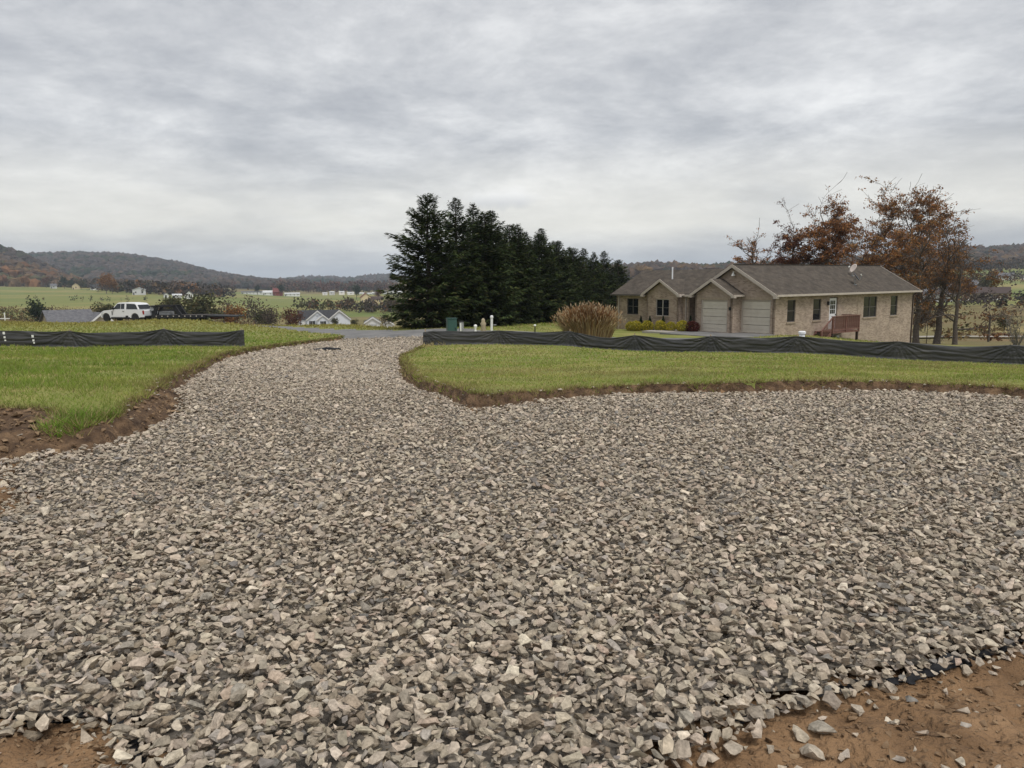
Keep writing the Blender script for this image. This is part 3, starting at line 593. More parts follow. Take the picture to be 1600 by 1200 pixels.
def build_house():
    H = empty('brick_house', (HX, HY, SLAB), HYAW, 'single storey tan brick house with two garage doors and brown shingle roof', 'house')
    # --- walls: local x = towards the back (v), local y = along the front to the left (u)
    side_ops = [(1.46, 2.40, .71, 2.18), (4.48, 5.46, .71, 2.18), (6.49, 7.53, .02, 2.25), (11.04, 12.95, .67, 2.2), (14.98, 16.05, .68, 2.19)]
    _, P, d, n = wall_panel('side_wall', (0, 0), (18.62, 0), -2.4, 2.66, side_ops, None, H)
    for i, o in enumerate(side_ops):
        if i == 2: continue
        window(H, P, d, n, o, 1 if i == 3 else 0, 1)
    # side door: white, nine panes above
    dr = obox(MB(), P, d, n, 6.55, 7.47, .04, 2.19, -.12, -.07).build('side_door', MATS['white_vinyl'], H)
    for r in range(3):
        for c in range(3): obox(MB(), P, d, n, 6.70+c*.22, 6.88+c*.22, 1.10+r*.32, 1.38+r*.32, -.072, -.062).build('pane', MATS['glass'], dr)
    obox(MB(), P, d, n, 7.36, 7.42, .98, 1.06, -.07, -.02).build('handle', MATS['black_metal'], dr)
    lm = obox(MB(), P, d, n, 6.15, 6.30, 1.72, 1.98, .0, .14).build('wall_lamp', MATS['black_metal'], H, .02)
    # front of the big garage, gable above
    fr, P, d, n = wall_panel('garage_wall', (0, 6.2), (0, 0), -.4, 2.5, [(3.63, 5.93, 0.0, 2.2)], [(0, 2.5), (6.2, 2.5), (6.2, 2.62), (3.06, 4.42), (0, 2.62)], H, uoff=.07)
    def garage_door(P, d, n, s0, s1, h):
        g = MB()
        for a in ((s0, s0+.09, 0, h), (s1-.09, s1, 0, h), (s0+.09, s1-.09, h-.09, h)): obox(g, P, d, n, *a, -.13, -.06)
        gd = g.build('garage_door', MATS['trim'], H); ph = (h-.09)/4
        for k in range(4): obox(MB(), P, d, n, s0+.095, s1-.095, k*ph+.012, (k+1)*ph-.012, -.14, -.10).build('panel', MATS['door_panel'], gd, .006)
        for k in range(4):                                    # raised ribs across each panel
            obox(MB(), P, d, n, s0+.12, s1-.12, k*ph+ph*.5-.012, k*ph+ph*.5+.012, -.101, -.086).build('rib', MATS['door_panel'], gd, .003)
        obox(MB(), P, d, n, s0-.1, s1+.1, h+.006, h+.2, -.02, .02).build('lintel', MATS['trim_brick'], H)
        return gd
    garage_door(P, d, n, 3.63, 5.93, 2.2)
    fl = MB().tube([P(3.06, 4.05), P(3.06, 4.05)+n*.16], .03, 8).build('floodlight', MATS['lamp_white'], H)
    MB().lathe([(.02, .30), (.05, .16), (.13, .02), (.16, 0)], P(3.06, 3.80)+n*.2, 12).build('lamp_shade', MATS['lamp_white'], fl, smooth=True)
    # projecting garage bay
    _, P, d, n = wall_panel('bay_wall', (-.95, 5.70), (-.95, 2.62), -.4, 2.5, [(.51, 2.74, 0, 2.18)], [(0, 2.5), (3.08, 2.5), (3.08, 2.62), (1.61, 3.46), (0, 2.62)], H, uoff=.03)
    garage_door(P, d, n, .51, 2.74, 2.18)
    obox(MB(), P, d, n, 2.86, 3.04, 1.5, 1.72, .004, .05).build('house_plaque', MATS['black_metal'], H, .02)
    wall_panel('return_wall', (-.95, 2.62), (0.02, 2.62), -.4, 2.58, [], None, H); wall_panel('return_wall', (.9, 5.70), (-.95, 5.70), -.4, 2.58, [], None, H)
    # entry recess, with front door
    wall_panel('entry_wall', (-.4, 7.27), (-.4, 6.64), -.4, 2.62, [], None, H); wall_panel('return_wall', (-.4, 6.64), (1.2, 6.64), -.4, 2.62, [], None, H)
    _, P, d, n = wall_panel('entry_wall', (1.2, 6.64), (1.2, 5.70), -.4, 2.62, [], None, H); fd = obox(MB(), P, d, n, .08, .86, 0, 2.05, .004, .05).build('front_door', MATS['dark_wood'], H, .01)
    obox(MB(), P, d, n, .74, .80, .95, 1.05, .05, .09).build('handle', MATS['grey_metal'], fd)
    # window bay
    o2 = (.91, 2.18, .92, 2.16); _, P, d, n = wall_panel('bay_wall', (-.9, 10.33), (-.9, 7.27), -.4, 2.5, [o2], [(0, 2.5), (3.06, 2.5), (3.06, 2.62), (1.56, 3.46), (0, 2.62)], H, uoff=.11); window(H, P, d, n, o2, 1, 1, 'pale_frame')
    wall_panel('return_wall', (-.9, 7.27), (-.4, 7.27), -.4, 2.6, [], None, H); wall_panel('return_wall', (-.4, 10.33), (-.9, 10.33), -.4, 2.6, [], None, H)
    # left wing front, end wall, back and far walls
    o1 = (1.14, 2.34, .92, 2.15); _, P, d, n = wall_panel('front_wall', (-.4, 14.0), (-.4, 10.33), -.6, 2.55, [o1], None, H, uoff=.05); window(H, P, d, n, o1, 1, 1, 'frame')
    wall_panel('end_wall', (6.2, 14.0), (-.4, 14.0), -.8, 2.5, [], [(0, 2.5), (6.6, 2.5), (6.6, 2.6), (3.3, 4.2), (0, 2.6)], H)
    wall_panel('back_wall', (6.2, 6.2), (6.2, 14.0), -1.2, 2.55, [], None, H); wall_panel('back_wall', (18.62, 6.2), (6.2, 6.2), -2.4, 2.6, [], None, H)
    wall_panel('end_wall', (18.62, 0), (18.62, 6.2), -2.4, 2.5, [], [(0, 2.5), (6.2, 2.5), (6.2, 2.62), (3.1, 4.4), (0, 2.62)], H)
    # --- roofs
    gr = roof_slab('roof', [(-.33, -.33, 2.55), (18.95, -.33, 2.55), (18.95, 3.14, 4.55), (-.33, 3.14, 4.55)], 'shingle', H)
    roof_slab('roof', [(18.95, 6.61, 2.55), (-.33, 6.61, 2.55), (-.33, 3.14, 4.55), (18.95, 3.14, 4.55)], 'shingle', H)
    roof_slab('roof', [(-.7, 14.3, 2.49), (-.7, 5.2, 2.49), (2.9, 3.6, 4.31), (2.9, 14.3, 4.31)], 'shingle', H); roof_slab('roof', [(6.5, 5.2, 2.49), (6.5, 14.3, 2.49), (2.9, 14.3, 4.31), (2.9, 3.6, 4.31)], 'shingle', H)
    for (uL, uR, uc, vt) in ((5.88, 2.30, 4.09, -1.3), (10.54, 7.02, 8.78, -1.22)):
        ve = 1.55
        roof_slab('gable_roof', [(vt, uR, 2.54), (ve-1.9 if uR > 5 else .3, uR, 2.54), (ve, uc, 3.60), (vt, uc, 3.60)], 'shingle', H, .09); roof_slab('gable_roof', [(ve-1.9, uL, 2.54), (vt, uL, 2.54), (vt, uc, 3.60), (ve, uc, 3.60)], 'shingle', H, .09)
        b = MB(); board(b, (vt-.004, uc, 3.62), (vt-.004, uR-.02, 2.55), .2, .04); board(b, (vt-.004, uL+.02, 2.55), (vt-.004, uc, 3.62), .2, .04); b.build('rake_board', MATS['trim'], H)
        for u in (uL, uR): MB().box((vt-.04, u-.16, 2.33), (vt+.2, u+.12, 2.47)).build('eave_return', MATS['trim'], H)
        for u, q, e in ((uL, 1, vt+.9), (uR, -1, vt+(.9 if uR > 5 else 1.2))): MB().box((vt+.04, u-.02*q, 2.41), (e, u+.09*q, 2.535)).build('gutter', MATS['trim'], H)
    b = MB(); board(b, (-.334, 3.14, 4.57), (-.334, -.35, 2.56), .22, .04); board(b, (-.334, 5.0, 3.49), (-.334, 3.14, 4.57), .22, .04); b.build('rake_board', MATS['trim'], H)
    MB().box((-.38, -.40, 2.30), (-.1, -.12, 2.48)).build('eave_return', MATS['trim'], H)
    MB().box((-.33, -.45, 2.42), (18.97, -.335, 2.55)).build('gutter', MATS['trim'], H); MB().box((-.81, 10.7, 2.37), (-.705, 14.32, 2.49)).build('gutter', MATS['frame'], H); MB().box((-.81, 5.9, 2.37), (-.705, 6.9, 2.49)).build('gutter', MATS['trim'], H)
    b = MB(); board(b, (18.954, -.35, 2.56), (18.954, 3.14, 4.57), .2, .04); b.build('rake_board', MATS['trim'], H)
    MB().box((-.33, 3.05, 4.535), (18.95, 3.23, 4.585)).build('ridge_cap', MATS['shingle'], gr)
    for (x, y, zb, m) in ((18.35, -.06, -1.9, 'dark_wood'), (-.46, 13.7, -.3, 'trim'), (-.46, 6.95, -.2, 'trim')):
        MB().tube([(x, y-.28 if y < 1 else y, 2.42), (x, y, 2.2), (x, y, zb)] if y < 1 else [(x, y, 2.40), (x, y, zb)], .045, 8).build('downspout', MATS[m], H)
    MB().tube([(1.2, 9.72, 3.3), (1.2, 9.72, 4.5)], .055, 8).build('vent_pipe', MATS['white_vinyl'], H)
    # deck with stairs beside the side door
    D = MB().box((4.75, -1.3, -.14), (8.2, -.01, -.02)).build('deck', MATS['red_wood'], H)
    for x in (4.82, 6.45, 8.13): MB().box((x-.05, -1.35, -.12), (x+.05, -1.25, .98)).build('deck_post', MATS['red_wood'], D)
    for x in (4.9, 8.1): MB().box((x-.07, -1.28, -1.9), (x+.07, -1.14, -.145)).build('deck_leg', MATS['dark_wood'], D)
    MB().box((4.7, -1.36, .985), (8.25, -1.23, 1.03)).build('top_rail', MATS['red_wood'], D); MB().box((4.88, -1.33, .06), (8.08, -1.28, .14)).build('bottom_rail', MATS['red_wood'], D)
    MB().box((8.08, -1.2, .985), (8.2, -.02, 1.03)).build('top_rail', MATS['red_wood'], D)
    me = MB().box((-.02, -1.325, .145), (.02, -1.285, .98)).mesh('baluster'); me.materials.append(MATS['red_wood'])
    for i in range(26):
        x = 4.98+i*.122
        if abs(x-6.45) > .07: o = link('baluster', me, None, D); o.location.x = x
    me2 = MB().box((8.12, -.02, .145), (8.16, .02, .98)).mesh('baluster'); me2.materials.append(MATS['red_wood'])
    for i in range(8): o = link('baluster', me2, None, D); o.location.y = -1.15+i*.14
    S_ = empty('stairs'); S_.parent = H
    for i in range(5):
        x = 4.74-.28*(i+1); z = -.02-.17*(i+1); MB().box((x, -1.22, z-.04), (x+.3, -.2, z)).build('tread', MATS['dark_wood'], S_); MB().box((x+.27, -1.2, z+.001), (x+.285, -.22, z+.125)).build('riser', MATS['dark_wood'], S_)
    for y in (-1.26, -.19): MB().prism([(4.74, y, -.02), (4.74, y, -.3), (3.25, y, -1.2), (3.25, y, -.95)], (0, .04, 0)).build('stringer', MATS['red_wood'], S_)
    MB().box((3.4, -1.36, -1.05), (3.5, -1.26, .12)).build('newel_post', MATS['red_wood'], S_)
    MB().prism([(3.42, -1.34, .10), (4.78, -1.34, 1.0), (4.78, -1.34, .92), (3.42, -1.34, .02)], (0, .07, 0)).build('hand_rail', MATS['red_wood'], S_)
    for i in range(9):
        x = 3.58+i*.135; z = .02+(x-3.42)*.662; MB().box((x-.018, -1.32, z-.78), (x+.018, -1.29, z)).build('baluster', MATS['red_wood'], S_)
    # meter and fittings on the wall below the deck
    MB().box((7.3, -.14, -1.02), (7.75, -.003, -.45)).build('meter_box', MATS['lamp_white'], H, .02); MB().box((6.2, -.3, -1.5), (6.35, -.003, -.3)).build('pipe_box', MATS['black_metal'], H); MB().box((10.2, -.02, -1.9), (10.26, -.003, 2.3)).build('control_joint', MATS['trim_brick'], H)
    return H
build_house()
def at_house(v, u, z): x, y = hxy(v, u); return (x, y, SLAB+z)
def sat_dish(name, v, u, z, label, m, face, tilt, size):
    r = empty(name, at_house(v, u, z), HYAW, label, 'satellite dish', 'satellite dishes on the roof')
    MB().box((-.12, -.10, -.05), (.12, .10, .02)).build('mount_plate', MATS['grey_metal'], r); MB().tube([(0, 0, 0), (0, -.02, .25), (0, -.05, .5)], .025, 8).build('mast', MATS['grey_metal'], r)
    b = MB(); vs = []; fs = []; n = 20
    for k, (q, hgt) in enumerate(((0, 0), (.25, .012), (.5, .05), (.75, .11), (1, .2))):
        for j in range(n): vs.append((q*size*math.cos(6.2832*j/n)*.92, q*size*math.sin(6.2832*j/n), hgt*size*.9))
    for k in range(4):
        for j in range(n): fs.append((k*n+j, k*n+(j+1) % n, (k+1)*n+(j+1) % n, (k+1)*n+j))
    b.add(vs, fs); o = b.build('dish', MATS[m], r, smooth=True); o.location = (0, -.08, .52); o.rotation_euler = (math.radians(90-tilt), 0, math.radians(face)); md = o.modifiers.new('t', 'SOLIDIFY'); md.thickness = .02
    a = MB().tube([(0, -size*.9, .1*size), (0, -size*.7, size*.6), (0, -size*.15, size*1.05)], .018, 6).build('feed_arm', MATS['grey_metal'], r); a.location = o.location; a.rotation_euler = o.rotation_euler
    h = MB().box((-.05, -size*.15-.06, size*1.0), (.05, -size*.15+.06, size*1.16)).build('receiver', MATS['lamp_white'], r); h.location = o.location; h.rotation_euler = o.rotation_euler
sat_dish('satellite_dish', 12.3, 1.7, 3.74, 'pale satellite dish standing near the ridge of the brown roof', 'dish_white', -115, 30, .38)
sat_dish('satellite_dish', 10.75, .62, 3.10, 'dark grey satellite dish lower on the brown roof', 'dish_dark', 25, 35, .36)
# paved forecourt and walk in front of the garage
def slab(name, vu, top, th, m):
    pts = [at_house(v, u, top-th) for v, u in vu]; o = MB().prism(pts, (0, 0, th)).build(name, MATS[m]); tag(o, kind='structure'); return o
slab('driveway', [(-.97, 2.60), (-.97, 5.9), (-4.2, 6.0), (-4.2, -.4), (-.02, -.4), (-.02, 2.60)], -.015, .2, 'asphalt'); slab('walkway', [(-1.0, 5.95), (-.45, 6.0), (-.45, 6.9), (-2.6, 8.4), (-3.6, 8.2), (-3.4, 6.05)], -.01, .2, 'concrete')
# ---------------------------------------------------------------- small things round the fence
def put(name, x, y, label, cat, rz=0, group=None, dz=0): return empty(name, (x, y, gz(x, y)+dz), rz, label, cat, group)
mat('green_box', (.035, .085, .075), (.05, .105, .092), .45, 3); mat('straw_rock', (.30, .25, .17), (.4, .34, .24), .9, 6, .02)
t = put('utility_cabinet', -2.88, 37, 'green metal utility cabinet behind the silt fence by the spruces', 'utility box', .25)
MB().box((-.23, -.2, -.1), (.23, .2, 1.02)).build('body', MATS['green_box'], t, .015); MB().box((-.25, -.22, 1.025), (.25, .22, 1.06)).build('lid', MATS['green_box'], t, .01); MB().box((-.2, -.215, .12), (.2, -.202, .95)).build('door', MATS['green_box'], t, .004); MB().box((.02, -.23, .3), (.10, -.217, .44)).build('warning_sticker', MATS['lamp_white'], t); MB().box((.13, -.24, .5), (.16, -.217, .6)).build('handle', MATS['black_metal'], t)
t = put('meter_pedestal', -2.42, 37.2, 'slim dark meter pedestal with white strip beside the green cabinet', 'pedestal', .2); MB().box((-.1, -.07, -.1), (.1, .07, .86)).build('body', MATS['grey_metal'], t, .01); MB().box((-.085, -.09, .2), (-.02, -.072, .8)).build('cover', MATS['lamp_white'], t); MB().box((-.12, -.09, .865), (.12, .09, .9)).build('cap', MATS['black_metal'], t)
t = put('marker_post', -1.07, 41, 'tall pale marker post with cap in front of the spruces', 'post'); MB().tube([(0, 0, -.2), (.02, 0, .98)], .065, 10).build('post', MATS['white_vinyl'], t); MB().lathe([(.085, 0), (.085, .09), (.05, .14)], (.02, 0, .94), 10).build('cap', MATS['white_vinyl'], t); MB().box((.1, -.03, .55), (.26, .03, .6)).build('bracket', MATS['grey_metal'], t)
t = put('garden_ornament', -1.97, 42, 'small white leaning ornament below the spruces', 'ornament', .3); MB().lathe([(.09, 0), (.08, .12), (.05, .2), (.06, .32), (.10, .42), (.09, .48), (.04, .52)], (0, 0, 0), 10).build('body', MATS['lamp_white'], t, smooth=True); MB().lathe([(.16, -.03), (.16, .03), (.12, .05)], (.03, 0, 0), 10).build('base', MATS['lamp_white'], t)
t = put('garden_statue', -1.58, 43, 'small tan stone garden statue below the spruces', 'statue'); MB().lathe([(.16, -.05), (.17, .15), (.13, .4), (.17, .55), (.1, .66), (.11, .76), (.04, .84)], (0, 0, 0), 9).build('figure', MATS['straw_rock'], t, smooth=True); MB().box((-.2, -.18, -.1), (.2, .18, .05)).build('plinth', MATS['straw_rock'], t, .02)
t = put('garden_light', 1.22, 40, 'small dark garden light with white cap behind the silt fence', 'lamp'); MB().tube([(0, 0, -.1), (0, 0, .62)], .03, 8).build('stem', MATS['black_metal'], t); MB().lathe([(.05, 0), (.07, .03), (.06, .08), (.03, .1)], (0, 0, .6), 10).build('cap', MATS['lamp_white'], t)
t = put('well_cap', 15.9, 42, 'short white well pipe with wide cap behind the silt fence', 'well cap'); MB().lathe([(.15, -.2), (.15, .42)], (0, 0, 0), 14).build('pipe', MATS['white_vinyl'], t, smooth=True); MB().lathe([(.2, 0), (.2, .1), (.14, .14)], (0, 0, .42), 14).build('cap', MATS['white_vinyl'], t)
t = put('scrap_fabric', -7.3, 30.2, 'crumpled black fabric scrap lying on the gravel drive', 'scrap', .3, dz=.05)
me = arr_mesh('scrap', *(lambda X, Y: (np.c_[(X*.5).ravel(), (Y*.16).ravel(), .06+.09*np.abs(fbm(X.ravel()*2, Y.ravel()*2, 5, 3))], np.array([[i*11+j, i*11+j+1, (i+1)*11+j+1, (i+1)*11+j] for i in range(10) for j in range(10)])))(*np.meshgrid(np.linspace(-1, 1, 11), np.linspace(-1, 1, 11))), smooth=True); link('sheet', me, MATS['geotextile'], t); MB().tube([(-.5, .05, .06), (0, .1, .1), (.55, 0, .07)], [.04, .06, .03], 6).build('roll', MATS['geotextile'], t)
# ---------------------------------------------------------------- pickup truck and flatbed trailer
mat('car_white', (.72, .73, .74), None, .25, spec=.6); mat('tyre', (.015, .015, .016), (.03, .03, .03), .85, 20); mat('rim', (.05, .05, .055), None, .35, metal=.6); mat('tail_red', (.30, .012, .012), None, .25, spec=.6); mat('clear_lens', (.6, .62, .65), None, .15, spec=.6); mat('trailer_black', (.010, .011, .012), (.022, .022, .024), .5, 4); mat('deck_wood', (.035, .03, .027), (.07, .058, .05), .9, 5); mat('reflector', (.55, .50, .42), None, .3)
def arc(cx, cz, r, a0, a1, n=9): return [(cx+r*math.cos(math.radians(a0+(a1-a0)*i/(n-1))), cz+r*math.sin(math.radians(a0+(a1-a0)*i/(n-1)))) for i in range(n)]
def wheel(parent, x, y, r, w):
    W = MB().lathe([(r*.58, -w/2), (r*.93, -w/2), (r, -w/2+.04), (r, w/2-.04), (r*.93, w/2), (r*.58, w/2)], (0, 0, 0), 22).build('wheel', MATS['tyre'], parent, smooth=False); W.location = (x, y, r); W.rotation_euler = (math.pi/2, 0, 0)
    MB().lathe([(r*.57, -w/2+.05), (r*.57, w/2-.07), (r*.45, w/2-.09), (r*.16, w/2-.04), (r*.12, w/2-.01)], (0, 0, 0), 16).build('rim', MATS['rim'], W); return W
def build_truck():
    T = empty('pickup_truck', (-37.35, 80.0, gz(-40, 80.6)+.13), math.atan2(.28, -.96), 'white pickup truck with black wheels parked in front of the flatbed trailer', 'pickup truck'); hw = .98
    body = [(.02, .62), (.0, .8), (.0, 1.16), (.06, 1.24), (1.9, 1.27), (3.95, 1.27), (5.15, 1.16), (5.42, 1.02), (5.5, .86), (5.5, .5), (5.28, .42)]+arc(4.86, .42, .5, 0, 180)[0:]+[(4.3, .42), (1.75, .42)]+arc(1.22, .42, .5, 0, 180)+[(.55, .5), (.05, .5)]
    b = MB().prism([(x, -hw, z) for x, z in body], (0, 2*hw, 0)).build('body', MATS['car_white'], T, .025)
    cabp = [(.72, 1.262), (1.02, 1.78), (1.2, 1.92), (2.2, 2.0), (3.2, 2.0), (3.48, 1.93), (4.12, 1.28)]; m = MB(); n = len(cabp)
    vs = [(x, s*(hw-.03-(z-1.26)*.17), z) for s in (-1, 1) for x, z in cabp]; m.add(vs, [tuple(range(n)), tuple(range(2*n-1, n-1, -1))]+[(i, n+i, n+(i+1) % n, (i+1) % n) for i in range(n)]); cab = m.build('cab', MATS['car_white'], T, .03)
    bmesh_fix(cab.data)
    for s in (-1, 1):
        def side(pts, name, mt, par=T, off=.004, th=.02): 
            q = [(x, s*(hw-.03-(z-1.26)*.17+off), z) for x, z in pts]; return MB().prism(q, (0, s*th*.5, 0)).build(name, MATS[mt], par)
        side([(3.02, 1.34), (3.95, 1.34), (3.42, 1.86), (3.02, 1.88)], 'side_window', 'glass'); side([(2.52, 1.34), (2.97, 1.34), (2.97, 1.88), (2.52, 1.88)], 'side_window', 'glass'); side([(.86, 1.32), (2.28, 1.32), (2.28, 1.88), (1.28, 1.84), (1.1, 1.74)], 'rear_window', 'glass')
        def flat(pts, name, mt, off=.003, th=.02): return MB().prism([(x, s*(hw+off), z) for x, z in pts], (0, s*th, 0)).build(name, MATS[mt], T)
        d = flat([(2.42, .58), (3.98, .58), (3.98, 1.24), (2.42, 1.24)], 'door', 'car_white', .0015, .008); MB().box((2.52, s*(hw+.012), 1.08), (2.72, s*(hw+.04), 1.13)).build('handle', MATS['black_metal'], d)
        flat([(4.02, .72), (4.1, .72), (4.1, 1.12), (4.02, 1.12)], 'fender_vent', 'black_metal'); flat([(.03, .8), (.2, .8), (.26, 1.18), (.03, 1.18)], 'tail_light', 'tail_red', .002, .025); flat([(5.28, .82), (5.44, .84), (5.36, 1.02), (5.22, 1.06)], 'headlight', 'clear_lens')
        flat([(1.85, .42), (4.2, .42), (4.2, .5), (1.85, .5)], 'running_board', 'black_metal', .002, .06); flat([(2.05, .36), (2.35, .36), (2.35, .66), (2.05, .66)], 'step', 'black_metal', .003, .05)
        mr = MB().box((3.72, s*(hw+.02), 1.28), (3.9, s*(hw+.25), 1.5)).build('mirror', MATS['black_metal'], T, .03)
        for x in (4.86, 1.22):
            w = wheel(T, x, s*(hw-.12), .42, .27); w.rotation_euler.x *= -s
            MB().prism([(px, s*(hw-.30), pz) for px, pz in arc(x, .42, .495, 0, 180)+[(x-.5, .36), (x+.5, .36)]], (0, s*.02, 0)).build('wheel_well', MATS['black_metal'], T)
    m = MB(); m.add([(4.14, -.86, 1.285), (4.14, .86, 1.285), (3.52, .77, 1.92), (3.52, -.77, 1.92)], [(0, 1, 2, 3)]); w = m.build('windshield', MATS['glass'], T); w.location.x += .012; md = w.modifiers.new('t', 'SOLIDIFY'); md.thickness = .01
    m = MB(); m.add([(.75, -.8, 1.32), (.75, .8, 1.32), (1.0, .76, 1.76), (1.0, -.76, 1.76)], [(3, 2, 1, 0)]); w = m.build('rear_glass', MATS['glass'], T); w.location.x -= .02; md = w.modifiers.new('t', 'SOLIDIFY'); md.thickness = .01
    MB().box((-.14, -.95, .46), (.02, .95, .64)).build('rear_bumper', MATS['black_metal'], T, .03); MB().box((5.46, -.97, .42), (5.6, .97, .62)).build('front_bumper', MATS['car_white'], T, .03); MB().box((5.49, -.7, .66), (5.53, .7, .98)).build('grille', MATS['black_metal'], T); MB().box((.3, -.8, .3), (5.2, .8, .45)).build('chassis', MATS['black_metal'], T)
def bmesh_fix(me):
    bm = bmesh.new(); bm.from_mesh(me); bmesh.ops.recalc_face_normals(bm, faces=bm.faces[:]); bm.to_mesh(me); bm.free()
build_truck()
def build_trailer():
    T = empty('flatbed_trailer', (-28.2, 79.6, gz(-30, 80)+.28), math.atan2(.06, -.998), 'long black flatbed trailer with raised gooseneck frame behind the white pickup', 'trailer'); zz = .86
    # x forward; deck 0.0 .. 8.2, neck above 6.2 .. 9.2
    MB().box((2.9, -1.2, zz-.1), (8.4, 1.2, zz)).build('deck', MATS['deck_wood'], T)
    for s in (-1, 1):
        MB().box((2.9, s*1.28, zz-.28), (8.6, s*1.2, zz+.02)).build('side_rail', MATS['trailer_black'], T)
        for k in range(9): MB().box((3.2+k*.6, s*1.285, zz-.14), (3.3+k*.6, s*1.30, zz-.04)).build('reflector', MATS['reflector'], T)
        MB().box((6.2, s*.5, .25), (8.6, s*.42, zz-.11)).build('frame_beam', MATS['trailer_black'], T)
        for x in (4.2, 5.15): wheel(T, x, s*.98, .38, .3)
        MB().prism([(5.7, s*.62, zz), (6.15, s*.62, zz), (6.75, s*.62, 1.78), (6.35, s*.62, 1.86)], (0, -s*.16, 0)).build('neck_leg', MATS['trailer_black'], T); MB().prism([(8.5, s*.62, zz-.1), (8.95, s*.62, zz-.1), (8.4, s*.62, 1.86), (8.1, s*.62, 1.86)], (0, -s*.16, 0)).build('neck_leg', MATS['trailer_black'], T)
        MB().box((6.3, s*.62, 1.68), (8.45, s*.46, 1.88)).build('neck_beam', MATS['trailer_black'], T); MB().prism([(6.2, s*.60, 1.25), (8.6, s*.60, 1.30), (8.6, s*.60, 1.40), (6.2, s*.60, 1.38)], (0, -s*.1, 0)).build('neck_brace', MATS['trailer_black'], T)
        MB().prism([(2.9, s*1.15, zz-.02), (2.9, s*1.15, zz-.2), (-.2, s*1.15, zz-.22), (-.2, s*1.15, zz-.12)], (0, -s*.9, 0)).build('ramp', MATS['trailer_black'], T); MB().box((1.6, s*.3, .42), (2.88, s*.2, .62)).build('tail_frame', MATS['red_wood'] if s > 0 else MATS['trailer_black'], T)
    MB().box((7.0, -.45, zz+.01), (8.2, .45, 1.22)).build('tool_box', MATS['grey_metal'], T, .03); MB().tube([(8.95, -.4, 1.5), (8.95, .4, 1.5)], .22, 12).build('tank', MATS['grey_metal'], T); MB().tube([(9.05, 0, .95), (9.05, 0, 1.8)], .09, 10).build('hitch_post', MATS['trailer_black'], T); MB().box((8.3, -.5, 1.7), (9.2, .5, 1.84)).build('neck_head', MATS['trailer_black'], T)
    MB().box((8.5, .95, .15), (8.62, 1.07, zz)).build('landing_jack', MATS['trailer_black'], T)
build_trailer()
# ---------------------------------------------------------------- vegetation
mat('needles', (.7, .7, .7), (1.25, 1.2, 1.1), .8, .8, attr='tint', trans=.12, spec=.15); mat('leaf', (.75, .75, .75), (1.2, 1.2, 1.2), .75, .7, attr='tint', trans=.3, spec=.2)
mat('bark', (.06, .048, .04), (.12, .10, .085), .95, 6, .02, 20); mat('bark_grey', (.10, .088, .075), (.18, .165, .145), .95, 5, .02, 20); mat('crown_far', (.75, .75, .75), (1.25, 1.2, 1.15), .95, .15, attr='tint', spec=.05)
def rnd_tris(pos, size, cols, r, flat=0):                     # one leaf-shaped diamond (two triangles) per point, turned at random
    n = len(pos); a = r.normal(size=(n, 3)); a[:,2] *= (1-flat); a /= np.linalg.norm(a, axis=1)[:,None]; b = np.cross(a, r.normal(size=(n, 3))); b /= np.linalg.norm(b, axis=1)[:,None]
    s = (np.asarray(size)*r.uniform(.6, 1.3, n))[:,None]
    V = np.stack([pos-a*s*.5, pos+b*s*.28, pos+a*s*.5, pos-b*s*.28], 1).reshape(-1, 3); i = np.arange(n)*4
    T = np.stack([np.c_[i, i+1, i+2], np.c_[i, i+2, i+3]], 1).reshape(-1, 3); return V, T, np.repeat(cols, 4, 0)
